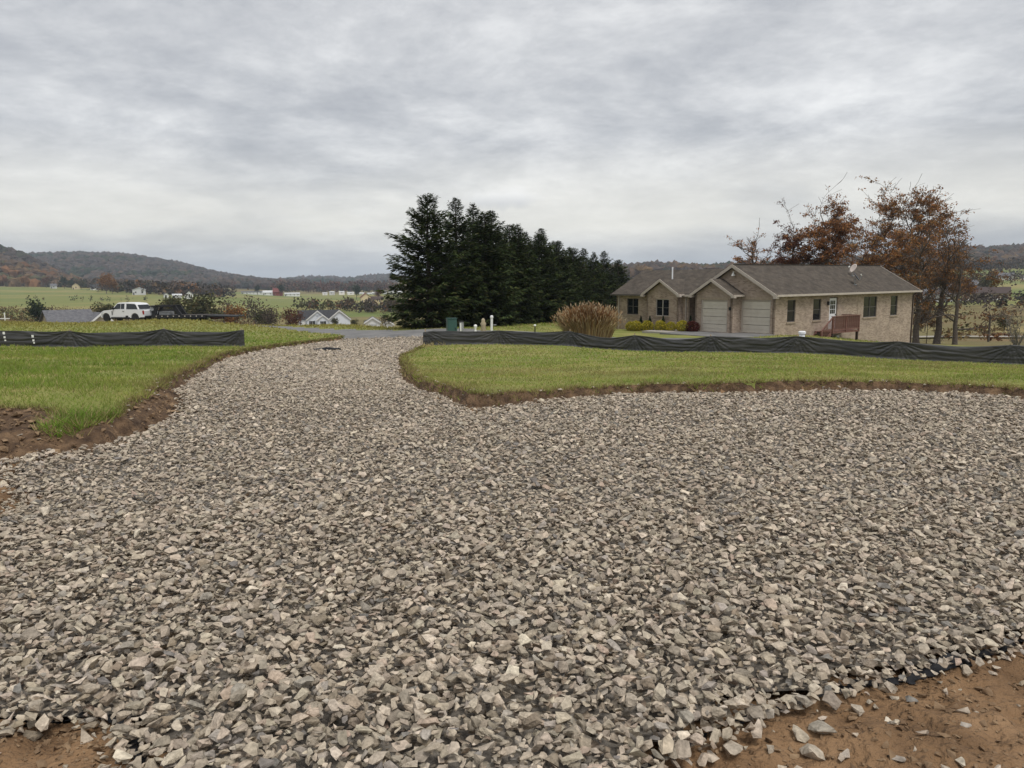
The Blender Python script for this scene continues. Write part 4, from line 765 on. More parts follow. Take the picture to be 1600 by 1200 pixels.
def make_spruce(seed, h, rad, dense=1., full=.55, tintk=1., pw=.46):
    r = np.random.default_rng(seed); sp = []; wood = MB(); wood.tube([(0, 0, -.6), (0, 0, h*.3), (.05, 0, h*.7), (0, 0, h*.99)], [.2, .15, .08, .012], 7); trunk = wood.mesh('trunk', smooth=True)
    bw = MB(); P0, D, Ln, Cc = [], [], [], []
    lev = int(h/.26); side = r.uniform(.85, 1.1, 12)
    for k in range(lev):
        t = (k+r.uniform(-.3, .3))/lev; t = min(max(t, 0), .995); z = h*(.02+.98*t)
        prof = min(1, full+1.6*t)*(1-t)**(pw+.34*t)*(.92+.16*math.sin(t*37+seed))+.004
        nb = int((9 if t < .8 else 6)*(1 if dense > .8 else dense)); a0 = r.uniform(0, 6.28)
        for j in range(nb):
            az = a0+6.283*j/nb+r.normal(0, .18); L_ = rad*prof*r.uniform(.72, 1.16)*side[int(az/6.2832*12) % 12]; e0 = math.radians(-14+62*t+r.normal(0, 6)); curve = .25*(1-t)
            if L_ < .05: L_ = .05+r.uniform(0, .06)
            o = np.array([math.cos(az), math.sin(az), 0]); sd = np.array([-math.sin(az), math.cos(az), 0])
            pts = []
            for q in (0, .35, .7, 1.0): pts.append((o*math.cos(e0)*L_*q+np.array([0, 0, z+math.sin(e0)*L_*q-curve*L_*q*(1-q)*.9+.10*L_*q*q])))
            if t < .93 and j % 2 == 0: bw.tube([tuple(p) for p in pts], [.035*(1-t)+.008, .022*(1-t)+.006, .012, .004], 4, False)
            ns = max(5, int(L_*34*dense)+5+(12 if t > .72 else 0)); bt = r.uniform(.7, 1.35)
            f = r.uniform(.05, 1.02, ns)**.7; P = np.stack([np.interp(f, (0, .35, .7, 1.0), [p[c] for p in pts]) for c in range(3)], 1)
            sg = r.choice([-1, 1], ns); sw = r.uniform(.2, .95, ns)[:,None]*sg[:,None]
            dv = o*.8+sd*sw+np.array([0, 0, 1.])*(r.uniform(-.75, .12, ns)+.55*t)[:,None]; dv /= np.linalg.norm(dv, axis=1)[:,None]
            P0.append(P+r.normal(0, .05, (ns, 3))); D.append(dv); Ln.append(np.minimum(.46, .16+.14*L_)*(1.15-.4*f)*r.uniform(.7, 1.25, ns)); Cc.append(np.full(ns, bt))
    P0, D, Ln, f = np.concatenate(P0), np.concatenate(D), np.concatenate(Ln), np.concatenate(Cc); n = len(P0)
    w = np.cross(D, np.array([0, 0, 1.])+r.normal(0, .5, (n, 3))); w /= np.linalg.norm(w, axis=1)[:,None]; wd_ = (Ln*.13)[:,None]
    V = np.stack([P0, P0+D*Ln[:,None]*.55+w*wd_, P0+D*Ln[:,None], P0+D*Ln[:,None]*.45-w*wd_], 1).reshape(-1, 3); i = np.arange(n)*4; T = np.stack([np.c_[i, i+1, i+2], np.c_[i, i+2, i+3]], 1).reshape(-1, 3)
    base = np.array([(.022, .037, .015), (.033, .052, .018), (.047, .069, .022), (.055, .060, .022)])[r.integers(0, 4, n)]*tintk; cols = base*r.uniform(.75, 1.3, (n, 1))*f[:,None]
    tw = bw.mesh('branch'); return trunk, tw, arr_mesh('crown', V, T, np.repeat(cols, 4, 0))
SPR = [make_spruce(11, 9, 3.15, 1.0, .66, 1., .33), make_spruce(12, 9, 2.9, .95, .55), make_spruce(13, 9, 2.6, 1.0, .45)]; BSP = make_spruce(14, 5, 1.9, .8, .5, 1.5)
def place(name, meshes, x, y, z, s, rz, label, cat, group=None, names=('trunk', 'branches', 'crown'), mats=('bark', 'bark', 'needles'), sz=None):
    e = empty(name, (x, y, z), rz, label, cat, group); e.scale = (s, s, sz or s)
    for me, nm, m in zip(meshes, names, mats):
        if me is None: continue
        if not me.materials: me.materials.append(MATS[m])
        o = bpy.data.objects.new(nm, me); COL.objects.link(o); o.parent = e
    return e
random.seed(5)
# x, y, height, variant, width factor
for i, (x, y, h, k, wf) in enumerate([(-5.5, 52, 8.9, 0, 1.08), (-3.85, 55, 9.1, 1, 1.0), (-2.8, 58.5, 9.3, 2, 1.05), (-1.55, 62, 9.2, 1, 1.05), (-.1, 66.5, 8.6, 0, 1.0), (1.3, 71, 8.5, 2, 1.1), (2.9, 75, 9.1, 1, 1.05), (4.5, 80, 8.2, 0, 1.0), (6.4, 86, 8.0, 2, 1.1), (8.5, 91, 8.0, 1, 1.1)]):
    z = gz(x, y); e = place('spruce_tree', SPR[k], x, y, z-.1, h/9*wf*(1.08 if i < 3 else 1.2), random.uniform(0, 6.28), ('broadest dark spruce of the row, right beside the road', 'tall spruce second along the row from the road', 'spruce third along the row from the road', 'spruce fourth along the row from the road', 'spruce fifth along the row from the road', 'spruce sixth along the row from the road', 'spiky topped spruce seventh along the row from the road', 'spruce eighth along the row from the road', 'spruce ninth along the row from the road', 'last pointed spruce of the row, tenth from the road')[i], 'tree', 'row of spruces', sz=h/9)
for i, (x, y, h, k) in enumerate(((-1.9, 57, 8.4, 0), (.6, 63.5, 8.3, 2), (2.6, 70, 8.0, 0), (4.6, 75, 7.8, 1), (6.6, 82, 7.5, 0), (9.4, 88, 7.3, 2))):
    place('spruce_tree', SPR[k], x, y, gz(x, y)-.1, h/9*1.15, 1.1+x, ('shorter spruce filling in behind the '+('second', 'fourth', 'sixth', 'seventh', 'eighth', 'tenth')[i]+' spruce of the row'), 'tree', 'spruces behind the row', sz=h/9)
for x, y, h, k in ((11.6, 97, 7.8, 1), (14.2, 103, 7.0, 0)): place('evergreen_tree', SPR[k], x, y, gz(x, y)-.1, h/9*1.25, 2.1+x, ('rounder evergreen just beyond the last pointed spruce' if x < 12 else 'low round evergreen nearest the left end of the brick house'), 'tree', 'evergreens behind the house end', sz=h/9)
place('blue_spruce', BSP, -68.5, 238, gz(-68.5, 238)-.2, 1.1, .4, 'blue-green conical spruce beside the white house', 'tree')
def make_oak(seed, h, spread, clear, leaves, lsize, pal, levels=4, lean=(0, 0), nlimb=9, droop=0.1, trunk_r=None):
    r = np.random.default_rng(seed); wood = MB(); tips = []
    tr = trunk_r or h*.018
    def grow(p, d, L_, rad, lv):
        n = 4 if lv < 4 else 2; pts = [p]; q = p.copy(); dd = d.copy()
        for i in range(n):
            dd = dd+r.normal(0, .17, 3)+np.array([0, 0, .05 if lv < 3 else -droop*.2]); dd /= np.linalg.norm(dd); q = q+dd*L_/n; pts.append(q)
        rr = [max(.016, rad*(1-.62*i/n)) for i in range(n+1)]; wood.tube([tuple(v) for v in pts], rr, 6 if lv < 2 else (4 if lv < 3 else 3), False)
        if lv >= levels: tips.extend(pts[1:]); return
        if lv >= levels-1: tips.extend(pts[n//2:])
        for j in range(3+(r.random() < .6)+(lv == 1)):
            f = r.uniform(.35, 1.0) if j else 1.0; i = min(n, int(f*n)); b = pts[i]; ang = r.uniform(.4, .95) if j else r.uniform(.05, .35)
            ax = np.cross(dd, r.normal(size=3)); ax /= np.linalg.norm(ax); nd = dd*math.cos(ang)+ax*math.sin(ang); nd[2] += .08; nd /= np.linalg.norm(nd)
            grow(b, nd, L_*r.uniform(.52, .78), rr[i]*r.uniform(.5, .75), lv+1)
    n = 9; pts = []; p = np.zeros(3); p[2] = -.6; rad = []
    for i in range(n+1):
        f = i/n; pts.append(np.array([lean[0]*f*f*h+r.normal(0, .03*h*.15), lean[1]*f*f*h+r.normal(0, .03*h*.15), -.6+f*(h*.82+.6)])); rad.append(tr*(1.35 if i == 0 else 1)*(1-.8*f))
    wood.tube([tuple(v) for v in pts], rad, 9, False)
    for j in range(nlimb):
        f = clear+(1-clear)*(j+r.uniform(.1, .9))/nlimb; i = min(n-1, int(f*n)); b = pts[i]+(pts[i+1]-pts[i])*(f*n-i); az = j*2.4+r.normal(0, .4); el = r.uniform(.25, .8)+.5*f
        d = np.array([math.cos(az)*math.cos(el), math.sin(az)*math.cos(el), math.sin(el)]); grow(b, d, spread*.5*r.uniform(.55, .85)*(1.15-.45*f), tr*.42*(1.2-.7*f), 1)
    grow(pts[-1], np.array([lean[0], lean[1], 1.])/math.sqrt(1+lean[0]**2+lean[1]**2), h*.2, tr*.22, 2)
    tips = np.array(tips); hi = np.percentile(tips[:,2], 99.3); ctr = np.median(tips[:,:2], 0); wr = np.percentile(np.abs(tips[:,:2]-ctr), 97); kz = (h-.2)/hi; kx = spread*.5/wr; tips = tips*np.array([kx, kx, kz]); wood.v = [(a*kx, b*kx, c*kz) for a, b, c in wood.v]; W = wood.mesh('trunk', smooth=True)
    if not leaves: return W, None, None
    keep = r.random(len(tips)) < .8; tips = tips[keep]
    cl = tips[r.integers(0, len(tips), max(20, leaves//11))]+r.normal(0, .06, (max(20, leaves//11), 3)); c = cl[r.integers(0, len(cl), leaves)]; P = c+r.normal(0, 1, (leaves, 3))*np.array([.21, .21, .11])*(h/16)**.5; pal = np.array(pal); cols = pal[r.integers(0, len(pal), leaves)]*r.uniform(.7, 1.3, (leaves, 1))
    V, T, C = rnd_tris(P, lsize, cols, r); return W, None, arr_mesh('crown', V, T, C)
RUST = [(.32, .145, .055), (.25, .11, .047), (.37, .185, .066), (.20, .092, .046), (.30, .175, .058)]; BROWN = [(.22, .115, .048), (.28, .145, .055), (.18, .095, .046), (.14, .075, .04)]
def oak(name, x, y, seed, label, cat='tree', rz=0, group=None, **kw):
    m = make_oak(seed, **kw); return place(name, m, x, y, gz(x, y)-.1, 1, rz, label, cat, group, mats=('bark', 'bark', 'leaf'))
oak('oak_tree', 43.2, 86, 21, 'largest rust-brown oak rising behind the brown roof', h=17.2, spread=13, clear=.38, levels=5, leaves=21000, lsize=.235, pal=RUST+BROWN[:2], lean=(.05, 0), nlimb=12)
oak('oak_tree', 36.2, 90, 22, 'dark red oak with forked limbs behind the middle of the roof', h=16, spread=9, clear=.46, levels=5, leaves=16000, lsize=.225, pal=RUST[:4], nlimb=10)
oak('oak_tree', 33.0, 91, 23, 'dense dark red oak beside the forked oak', h=13.6, spread=5.4, clear=.3, leaves=9000, lsize=.2, pal=[(.12, .045, .028), (.09, .038, .026), (.15, .06, .03)])
oak('young_oak', 29.3, 94, 24, 'thin half-bare reddish tree behind the gable peak', h=11.6, spread=5.2, clear=.45, nlimb=15, levels=3, leaves=2800, lsize=.18, pal=RUST[:3])
oak('oak_tree', 38.2, 72.5, 25, 'dark trunked brown oak right at the house corner', h=10.5, spread=6.0, clear=.25, leaves=1900, lsize=.19, pal=BROWN, trunk_r=.24)
oak('oak_tree', 40.2, 72.5, 26, 'tall straight thin-leaved oak second from the house corner', h=12.0, spread=5.5, clear=.4, leaves=1500, lsize=.18, pal=BROWN+RUST[:1], lean=(.05, 0), trunk_r=.27)
oak('oak_tree', 41.0, 71.0, 27, 'brown oak with long low limb beside the bare shrub', h=9.5, spread=9.0, clear=.22, leaves=2300, lsize=.19, pal=BROWN, lean=(.02, 0), trunk_r=.26, droop=.5)
oak('sapling', 40.6, 75.0, 28, 'small brown-leaved sapling between the oak trunks', h=4.2, spread=2.6, clear=.25, leaves=900, lsize=.14, pal=BROWN, nlimb=6, trunk_r=.05)
oak('oak_tree', 49, 95, 29, 'yellow-brown oak half hidden behind the far roof corner', h=12.5, spread=8, clear=.2, leaves=3400, lsize=.2, pal=[(.20, .12, .03), (.17, .09, .03), (.13, .07, .03)])
def make_shrub(seed, h, stems):
    r = np.random.default_rng(seed); w = MB(); tw = []
    for j in range(stems):
        az = r.uniform(0, 6.28); p = np.array([r.normal(0, .08), r.normal(0, .08), -.2]); d = np.array([math.cos(az)*.45, math.sin(az)*.45, 1.]); pts = [p]
        for i in range(5): d = d+r.normal(0, .12, 3); d /= np.linalg.norm(d); p = p+d*h/5.2*r.uniform(.8, 1.1); pts.append(p)
        w.tube([tuple(v) for v in pts], [.05, .04, .03, .02, .012, .005], 5, False)
        for q in range(16):
            i = r.integers(1, 6); b = pts[i]; d2 = d+r.normal(0, .7, 3); d2 /= np.linalg.norm(d2); L_ = r.uniform(.5, 1.1)*h*.25; e = b+d2*L_; w.tube([tuple(b), tuple(b+d2*L_*.5+r.normal(0, .04, 3)), tuple(e)], [.014, .01, .004], 3, False)
            for u in range(4): d3 = d2+r.normal(0, .6, 3); d3 /= np.linalg.norm(d3); s_ = b+d2*L_*r.uniform(.3, 1); w.tube([tuple(s_), tuple(s_+d3*L_*.45)], [.008, .003], 3, False)
    return w.mesh('stems')
place('bare_shrub', (make_shrub(3, 3.3, 9),), 40.6, 61.5, gz(40.6, 61.5), 1, 0, 'leafless grey many-stemmed shrub on the lawn edge', 'shrub', names=('stems',), mats=('bark_grey',))
def clump(seed, n, rx, rz, size, pal, cone=False):
    r = np.random.default_rng(seed); d = r.normal(size=(n, 3)); d /= np.linalg.norm(d, axis=1)[:,None]; k = r.uniform(.72, 1.0, (n, 1))*(1+.08*np.sin(d[:,:1]*7+seed)*np.cos(d[:,1:2]*6)); P = d*k*np.array([rx, rx, rz])
    if cone: z = r.random(n)**1.3; a = r.uniform(0, 6.28, n); q = (1-z)*rx*r.uniform(.7, 1.05, n); P = np.c_[np.cos(a)*q, np.sin(a)*q, z*rz*2-rz]
    P[:,2] += rz*.88; pal = np.array(pal); c = pal[r.integers(0, len(pal), n)]*r.uniform(.7, 1.3, (n, 1)); return arr_mesh('foliage', *rnd_tris(P, size, c, r))
stem = MB().tube([(0, 0, -.1), (0, 0, .35)], .04, 6).mesh('stem')
YG = [(.34, .32, .03), (.44, .37, .04), (.24, .25, .035), (.52, .40, .05)]; balls = [clump(40+i, 1700, .42, .42, .085, YG) for i in range(3)]
for i, (u, v, s) in enumerate([(11.2, -1.7, .9), (10.3, -2.0, 1.0), (9.2, -2.0, 1.05), (7.95, -2.0, 1.05), (7.05, -1.9, .92), (6.1, -1.8, 1.05)]):
    x, y = hxy(v, u); place('ball_shrub', (stem, balls[i % 3]), x, y, gz(x, y), s, i*1.3, ('round yellow-green shrub farthest from the garage, beside the tan grass clump', 'round yellow-green shrub fifth from the garage', 'round yellow-green shrub fourth from the garage', 'round yellow-green shrub third from the garage', 'round yellow-green shrub second from the garage', 'round yellow-green shrub next to the dark red shrub')[i], 'shrub', 'yellow-green ball shrubs', names=('stem', 'foliage'), mats=('bark', 'leaf'))
cone = clump(50, 900, .3, .55, .1, [(.018, .035, .016), (.03, .05, .02)], True)
for u, v in ((10.75, -1.05), (9.75, -1.15), (8.45, -1.15), (5.9, -1.15)): x, y = hxy(v, u); place('conical_shrub', (stem, cone), x, y, gz(x, y), 1.05, u, 'small dark green conical shrub behind the yellow ball shrubs', 'shrub', 'dark conical shrubs at the house wall', names=('stem', 'foliage'), mats=('bark', 'leaf'))
x, y = hxy(-1.5, 5.45); place('red_shrub', (stem, clump(51, 1200, .5, .42, .1, [(.10, .025, .025), (.07, .02, .02), (.13, .05, .03)])), x, y, gz(x, y), 1, 0, 'dark red shrub beside the left garage bay', 'shrub', names=('stem', 'foliage'), mats=('bark', 'leaf'))
def ornamental_grass():
    r = np.random.default_rng(61); x, y = 3.95, 39.6; e = empty('ornamental_grass', (x, y, gz(x, y)-.05), 0, 'big tan clump of plumed ornamental grass behind the silt fence', 'grass clump'); n = 4200
    az = r.uniform(0, 6.283, n); rb = np.sqrt(r.random(n)); bx, by = np.cos(az)*rb*1.1, np.sin(az)*rb*.6; out = rb*r.uniform(.5, 1.15, n); h = (1.95-.55*out**2)*r.uniform(.7, 1.06, n)
    ex, ey = bx+np.cos(az)*out*.82, by+np.sin(az)*out*.6; w = r.uniform(.008, .016, n); t = r.uniform(0, 6.28, n); px, py = np.cos(t)*w, np.sin(t)*w
    lv = []; zs = (0, .5, .85, 1.0); dz = (0, .62, .95, 1.0); wk = (1, 1, .8, .25)
    for q, d_, k in zip(zs, dz, wk): X = bx+(ex-bx)*q**1.7; Y = by+(ey-by)*q**1.7; Z = h*(d_-.16*out*max(0, q-.6)*2.2); lv += [np.c_[X-px*k, Y-py*k, Z], np.c_[X+px*k, Y+py*k, Z]]
    V = np.stack(lv, 1).reshape(-1, 3); i = (np.arange(n)*8)[:,None]; T = np.concatenate([i+np.array([[a, a+1, a+3, a+2]]) for a in (0, 2, 4)])
    pal = np.array([(.24, .12, .05), (.30, .16, .07), (.18, .09, .045), (.38, .26, .13)]); c = pal[r.integers(0, 4, n)]*r.uniform(.7, 1.25, (n, 1)); edge = (out > .72)[:,None]; c = np.where(edge & (r.random((n, 1)) < .75), np.array((.42, .33, .19))*r.uniform(.7, 1.2, (n, 1)), c)
    link('blades', arr_mesh('blades', V, T, np.repeat(c, 8, 0)), MATS['leaf'], e)
    m = 900; k = r.choice(n, m, replace=False); base = np.c_[ex, ey, h*(1-.16*out*.88)][k]; d = np.c_[np.cos(az[k])*out[k]*.5, np.sin(az[k])*out[k]*.5, np.full(m, .75)]+r.normal(0, .18, (m, 3)); d /= np.linalg.norm(d, axis=1)[:,None]; L_ = r.uniform(.14, .26, m)[:,None]; s = np.cross(d, r.normal(size=(m, 3))); s /= np.linalg.norm(s, axis=1)[:,None]
    V = np.stack([base, base+d*L_*.5+s*.022, base+d*L_, base+d*L_*.5-s*.022], 1).reshape(-1, 3); i = np.arange(m)*4; link('plumes', arr_mesh('plumes', V, np.c_[i, i+1, i+2, i+3], np.repeat(np.array([(.55, .45, .30), (.47, .33, .20), (.40, .25, .13)])[r.integers(0, 3, m)], 4, 0)), MATS['leaf'], e)
ornamental_grass()
# ---------------------------------------------------------------- hills and far woods
def make_hill(ridge, y0, depth_f, depth_b, seed, foot, canopy):
    rp = np.array(ridge, float); n = 150; az = np.linspace(rp[0,0]/y0, rp[-1,0]/y0, n); prof = np.interp(az*y0, rp[:,0], rp[:,1])-canopy
    prof = np.convolve(np.pad(prof, 3, mode='edge'), np.ones(7)/7, 'valid')
    q = np.r_[np.linspace(-1, 0, 26), np.linspace(.08, 1, 8)]; A, Q = np.meshgrid(az, q); dep = y0+np.where(Q < 0, Q*depth_f, Q*depth_b); f = np.where(Q < 0, sst(Q+1)**.85, 1-sst(Q)); X = A*dep
    Y = dep; Z = foot+(np.maximum(prof, foot)[None]-foot)*f+np.where(Q < -.02, 1, 0)*f*(1-f)*30*fbm(X*.006, Y*.006, seed, 4)
    V = np.c_[X.ravel(), Y.ravel(), Z.ravel()]; I, J = np.meshgrid(np.arange(len(q)-1), np.arange(n-1), indexing='ij'); F = np.stack([I*n+J, I*n+J+1, (I+1)*n+J+1, (I+1)*n+J], -1).reshape(-1, 4)
    tag(link('hill', arr_mesh('hill', V, F, smooth=True), MATS['hill']), kind='structure'); return V.reshape(len(q), n, 3)
mat('hill', (.07, .055, .04), (.13, .10, .06), .95, .01, c3=(.09, .075, .045))
_b = bmesh.new(); bmesh.ops.create_icosphere(_b, subdivisions=1, radius=.5); ICO = (np.array([v.co[:] for v in _b.verts]), np.array([[v.index for v in f.verts] for f in _b.faces])); _b.free()
def blob(seed, sz): 
    r = np.random.default_rng(seed); v = ICO[0]*r.uniform(.65, 1.2, (len(ICO[0]), 1))*np.array([1, 1, sz]); return v+np.array([0, 0, .42*sz]), ICO[1]
BL = [blob(i, 1.15) for i in range(14)]
FP = {'brown': [(.105, .068, .042), (.085, .06, .042), (.12, .082, .045), (.075, .06, .047), (.14, .075, .038), (.07, .068, .036)], 'grey': [(.070, .058, .053), (.058, .051, .048), (.078, .063, .054), (.048, .050, .040), (.085, .062, .048)], 'dark': [(.022, .036, .02), (.03, .04, .022), (.04, .045, .025)], 'red': [(.11, .052, .04), (.09, .048, .04), (.12, .065, .045)]}
FV, FT, FC = [], [], []; FN = [0]
def wood(x, y, z, size, cols):
    n = len(x); V, T, C = scatter_mesh(np.c_[x, y, z], size, rotm(rng.uniform(0, 6.28, n), rng.normal(0, .1, n), rng.normal(0, .1, n)), BL, cols); FV.append(V); FT.append(T+FN[0]); FC.append(C); FN[0] += len(V)
def pal(kind, n): p = np.array(FP[kind]); return p[rng.integers(0, len(p), n)]*rng.uniform(.7, 1.3, (n, 1))
def hill_wood(G, n, size, kinds, seed, fmin=.0, clear=None):
    nq, na, _ = G.shape; fq = rng.uniform(0, 1, n)**.75*25.6; fa = rng.uniform(0, na-1.01, n); i = fq.astype(int); j = fa.astype(int); a = (fq-i)[:,None]; b = (fa-j)[:,None]
    P = (G[i,j]*(1-b)+G[i,j+1]*b)*(1-a)+(G[i+1,j]*(1-b)+G[i+1,j+1]*b)*a; m = fbm(P[:,0]*.005, P[:,2]*.02+P[:,1]*.003, seed, 3); k = (fq/25.6 > fmin)
    if clear is not None: k &= ~clear(P)
    P, m = P[k], m[k]; q = len(P); C = np.where((m > .17)[:,None] & (rng.random((q, 1)) < .8), pal('dark', q), np.where((m < -.1)[:,None], pal(kinds[0], q), pal(kinds[1], q)))
    wood(P[:,0], P[:,1], P[:,2]-size*.15, size*rng.uniform(.6, 1.25, q), C)
H1 = make_hill([(-1150, 84), (-946, 73), (-851, 64), (-825, 55), (-805, 47), (-779, 34), (-754, 21), (-722, 8), (-690, -6), (-600, -10)], 1300, 420, 500, 1, -8, 10); hill_wood(H1, 2900, 12.5, ('brown', 'grey'), 71, .12)
H2 = make_hill([(-1751, 92), (-1455, 93), (-1317, 96), (-1209, 91), (-1121, 80), (-1024, 62), (-946, 42), (-868, 25), (-789, 13), (-711, 3), (-632, -12)], 2400, 1100, 900, 2, -10, 13); hill_wood(H2, 6000, 15, ('grey', 'grey'), 72, .05)
H3 = make_hill([(-1500, -5), (-1210, 2), (-1065, 12), (-949, 22), (-833, 24), (-718, 15), (-645, 28), (-573, 30), (-342, 17), (4, 3)], 3500, 1200, 900, 3, -14, 19); hill_wood(H3, 2300, 22, ('grey', 'grey'), 73)
H4 = make_hill([(40, 0), (76, 9), (200, 22), (249, 26), (299, 29), (348, 22), (385, 22), (435, 25), (558, 29), (681, 38), (804, 49), (865, 54), (939, 53), (988, 57), (1111, 61), (1300, 64)], 1500, 650, 600, 4, 2, 10); hill_wood(H4, 4200, 14, ('grey', 'brown'), 74, .02)
BV = []
def belt(pts, n, w, size, kinds, up=0):                        # a belt of wood along a plan line
    p = np.array(pts, float); t = rng.uniform(0, len(p)-1.001, n); i = t.astype(int); f = (t-i)[:,None]; q = p[i]*(1-f)+p[i+1]*f+np.c_[rng.normal(0, w*.6, n), rng.normal(0, w, n)]
    k = rng.integers(0, len(kinds), n); C = np.zeros((n, 3))
    for a, kd in enumerate(kinds): C[k == a] = pal(kd, (k == a).sum())
    s = size*rng.uniform(.55, 1.25, n); z = ground_z(q[:,0], q[:,1])+up; m = 30 if size > 4 else 22; r = rng; d = r.normal(size=(n, m, 3)); d /= np.linalg.norm(d, axis=2)[:,:,None]; d *= r.uniform(.35, 1, (n, m, 1))
    P = np.c_[q, z][:,None,:]+d*(s[:,None,None]*np.array([.42, .42, .46]))+np.stack([0*s, 0*s, s*.44], 1)[:,None,:]; BV.append((P.reshape(-1, 3), np.repeat(s*.23, m), np.repeat(C, m, 0)*r.uniform(.75, 1.25, (n*m, 1))))
belt([(-700, 960), (-560, 960), (-470, 900)], 150, 16, 11, ('grey', 'brown', 'dark')); belt([(-430, 830), (-345, 700), (-290, 660), (-240, 640)], 300, 14, 11.5, ('brown', 'grey', 'grey')); belt([(-560, 1500), (-420, 1400), (-300, 1320), (-190, 1300)], 420, 25, 16, ('red', 'red', 'brown')); belt([(-360, 1180), (-260, 1150), (-160, 1150), (-90, 1100)], 160, 20, 11, ('red', 'grey', 'dark'))
belt([(-80, 900), (0, 860), (150, 900), (330, 950)], 260, 40, 13, ('grey', 'brown', 'dark')); belt([(230, 440), (330, 560), (430, 640)], 130, 20, 8, ('grey', 'brown')); belt([(330, 800), (480, 860), (640, 900)], 300, 40, 12, ('grey', 'brown', 'grey')); belt([(120, 210), (160, 260), (210, 300)], 50, 12, 5, ('brown', 'grey'))
belt([(-300, 480), (-235, 470), (-190, 480)], 26, 8, 3.5, ('grey', 'dark')); belt([(-230, 300), (-160, 290), (-110, 285)], 120, 14, 3.2, ('brown', 'grey')); belt([(-105, 420), (-70, 400), (-40, 400)], 160, 16, 7, ('grey', 'brown'))
for _P, _s, _C in BV: V_b, T_b, C_b = rnd_tris(_P, _s, _C, rng); FV.append(V_b); FT.append(T_b+FN[0]); FC.append(C_b); FN[0] += len(V_b)
tag(link('far_wood', arr_mesh('far_wood', np.concatenate(FV), np.concatenate(FT), np.concatenate(FC)), MATS['crown_far']), 'bare brown and grey autumn woods over the hills and hedgerows', 'wood', kind='stuff')
# trees one can tell apart in the valley
def far_tree_mesh(seed, n, palc, h=10, w=7, leaf=.8):
    r = np.random.default_rng(seed); t = MB(); t.tube([(0, 0, -1), (0, 0, h*.4), (.2, 0, h*.75)], [.22, .16, .05], 6, False); c = []
    for k in range(9): a = r.uniform(0, 6.28); e = (math.cos(a)*w*.32*r.uniform(.4, 1), math.sin(a)*w*.32*r.uniform(.4, 1), h*r.uniform(.5, .92)); t.tube([(0, 0, h*r.uniform(.22, .5)), e], [.08, .02], 4, False); c.append(e)
    c = np.array(c)[r.integers(0, 9, n)]; P = c+r.normal(0, 1, (n, 3))*np.array([w*.15, w*.15, h*.10]); P[:,2] = np.maximum(P[:,2], h*.12); palc = np.array(palc); return t.mesh('trunk'), None, arr_mesh('crown', *rnd_tris(P, leaf, palc[r.integers(0, len(palc), n)]*r.uniform(.7, 1.3, (n, 1)), r))
KIND = {'orange': far_tree_mesh(81, 900, [(.22, .10, .03), (.17, .075, .03), (.25, .13, .04)]), 'rust': far_tree_mesh(82, 800, [(.14, .06, .03), (.11, .05, .03)]), 'olive': far_tree_mesh(83, 900, [(.07, .07, .025), (.05, .055, .022), (.09, .075, .03)]), 'bare': far_tree_mesh(84, 420, [(.10, .075, .055), (.08, .06, .048)], leaf=.6), 'pine': far_tree_mesh(85, 1000, [(.025, .04, .02), (.035, .048, .022)], w=6)}
NV = {}
def vt(kind, x, y, h):
    z = gz(x, y); az = math.degrees(math.atan2(x, y))
    if 180 < y < 240 and x < -55: h *= 1.55
    elif 250 < y < 345 and x < -30: h *= 1.25
    w = ('among the houses at the foot of the left hill' if y > 750 and az < -25 else 'near the red roofed barn' if y > 750 else 'at the wood edge left of the farmhouse' if y > 600 and az < -20 else 'beside the cream farmhouse' if y > 600 else 'in the thicket behind the trailer' if az < -14.5 and y > 170 else 'behind the white house and garage' if x < -30 and y > 225 else 'on the slope below the road' if x < 0 else 'near the barns behind the oaks' if y > 200 else 'below the lawn by the right hand lane')
    k = {'orange': 'orange leaved tree', 'rust': 'rust red tree', 'olive': 'olive green bushy tree', 'bare': 'bare greyish brown tree', 'pine': 'dark green conifer'}[kind]; NV[(k, w)] = NV.get((k, w), 0)+1
    place('valley_tree', KIND[kind], x, y, z-.1, h/10, x*1.7, k+' '+w, 'tree', k+'s '+w, mats=('bark', 'bark', 'leaf'))
for a in (('orange', -340, 650, 16), ('orange', -330, 640, 12), ('orange', -565, 900, 12), ('rust', -590, 905, 10), ('rust', -528, 880, 12), ('pine', -490, 850, 13), ('pine', -480, 845, 10), ('orange', -555, 890, 8), ('olive', -452, 815, 10), ('pine', -262, 880, 13), ('pine', -292, 890, 11), ('pine', -140, 700, 13), ('rust', -110, 640, 9),
          ('olive', -88, 205, 7.5), ('bare', -95, 215, 7), ('olive', -80, 200, 8.2), ('orange', -74, 205, 5.5), ('bare', -84, 225, 7), ('olive', -102, 230, 6.5), ('bare', -66, 210, 6), ('olive', -70, 220, 5.5), ('rust', -61, 215, 5), ('bare', -78, 235, 7.5), ('bare', -92, 190, 5.5), ('olive', -108, 205, 5.5), ('bare', -114, 215, 5), ('pine', -117, 190, 5),
          ('bare', -47, 330, 9), ('rust', -40, 320, 8), ('bare', -53, 340, 8), ('olive', -36, 300, 7), ('bare', -33, 310, 9), ('olive', -59, 258, 3.2), ('olive', -51, 250, 3.4), ('olive', -47, 250, 3), ('bare', -38, 232, 5.5),
          ('orange', 150, 260, 8), ('rust', 165, 280, 8), ('olive', 215, 350, 10), ('bare', 130, 240, 7), ('bare', 175, 300, 9), ('rust', 120, 230, 7), ('olive', 77, 120, 3), ('bare', 62, 118, 4), ('rust', 55, 108, 3.5), ('bare', 70, 130, 4), ('olive', -60, 150, 3), ('bare', -40, 160, 5), ('bare', -50, 165, 4.5)): vt(*a)
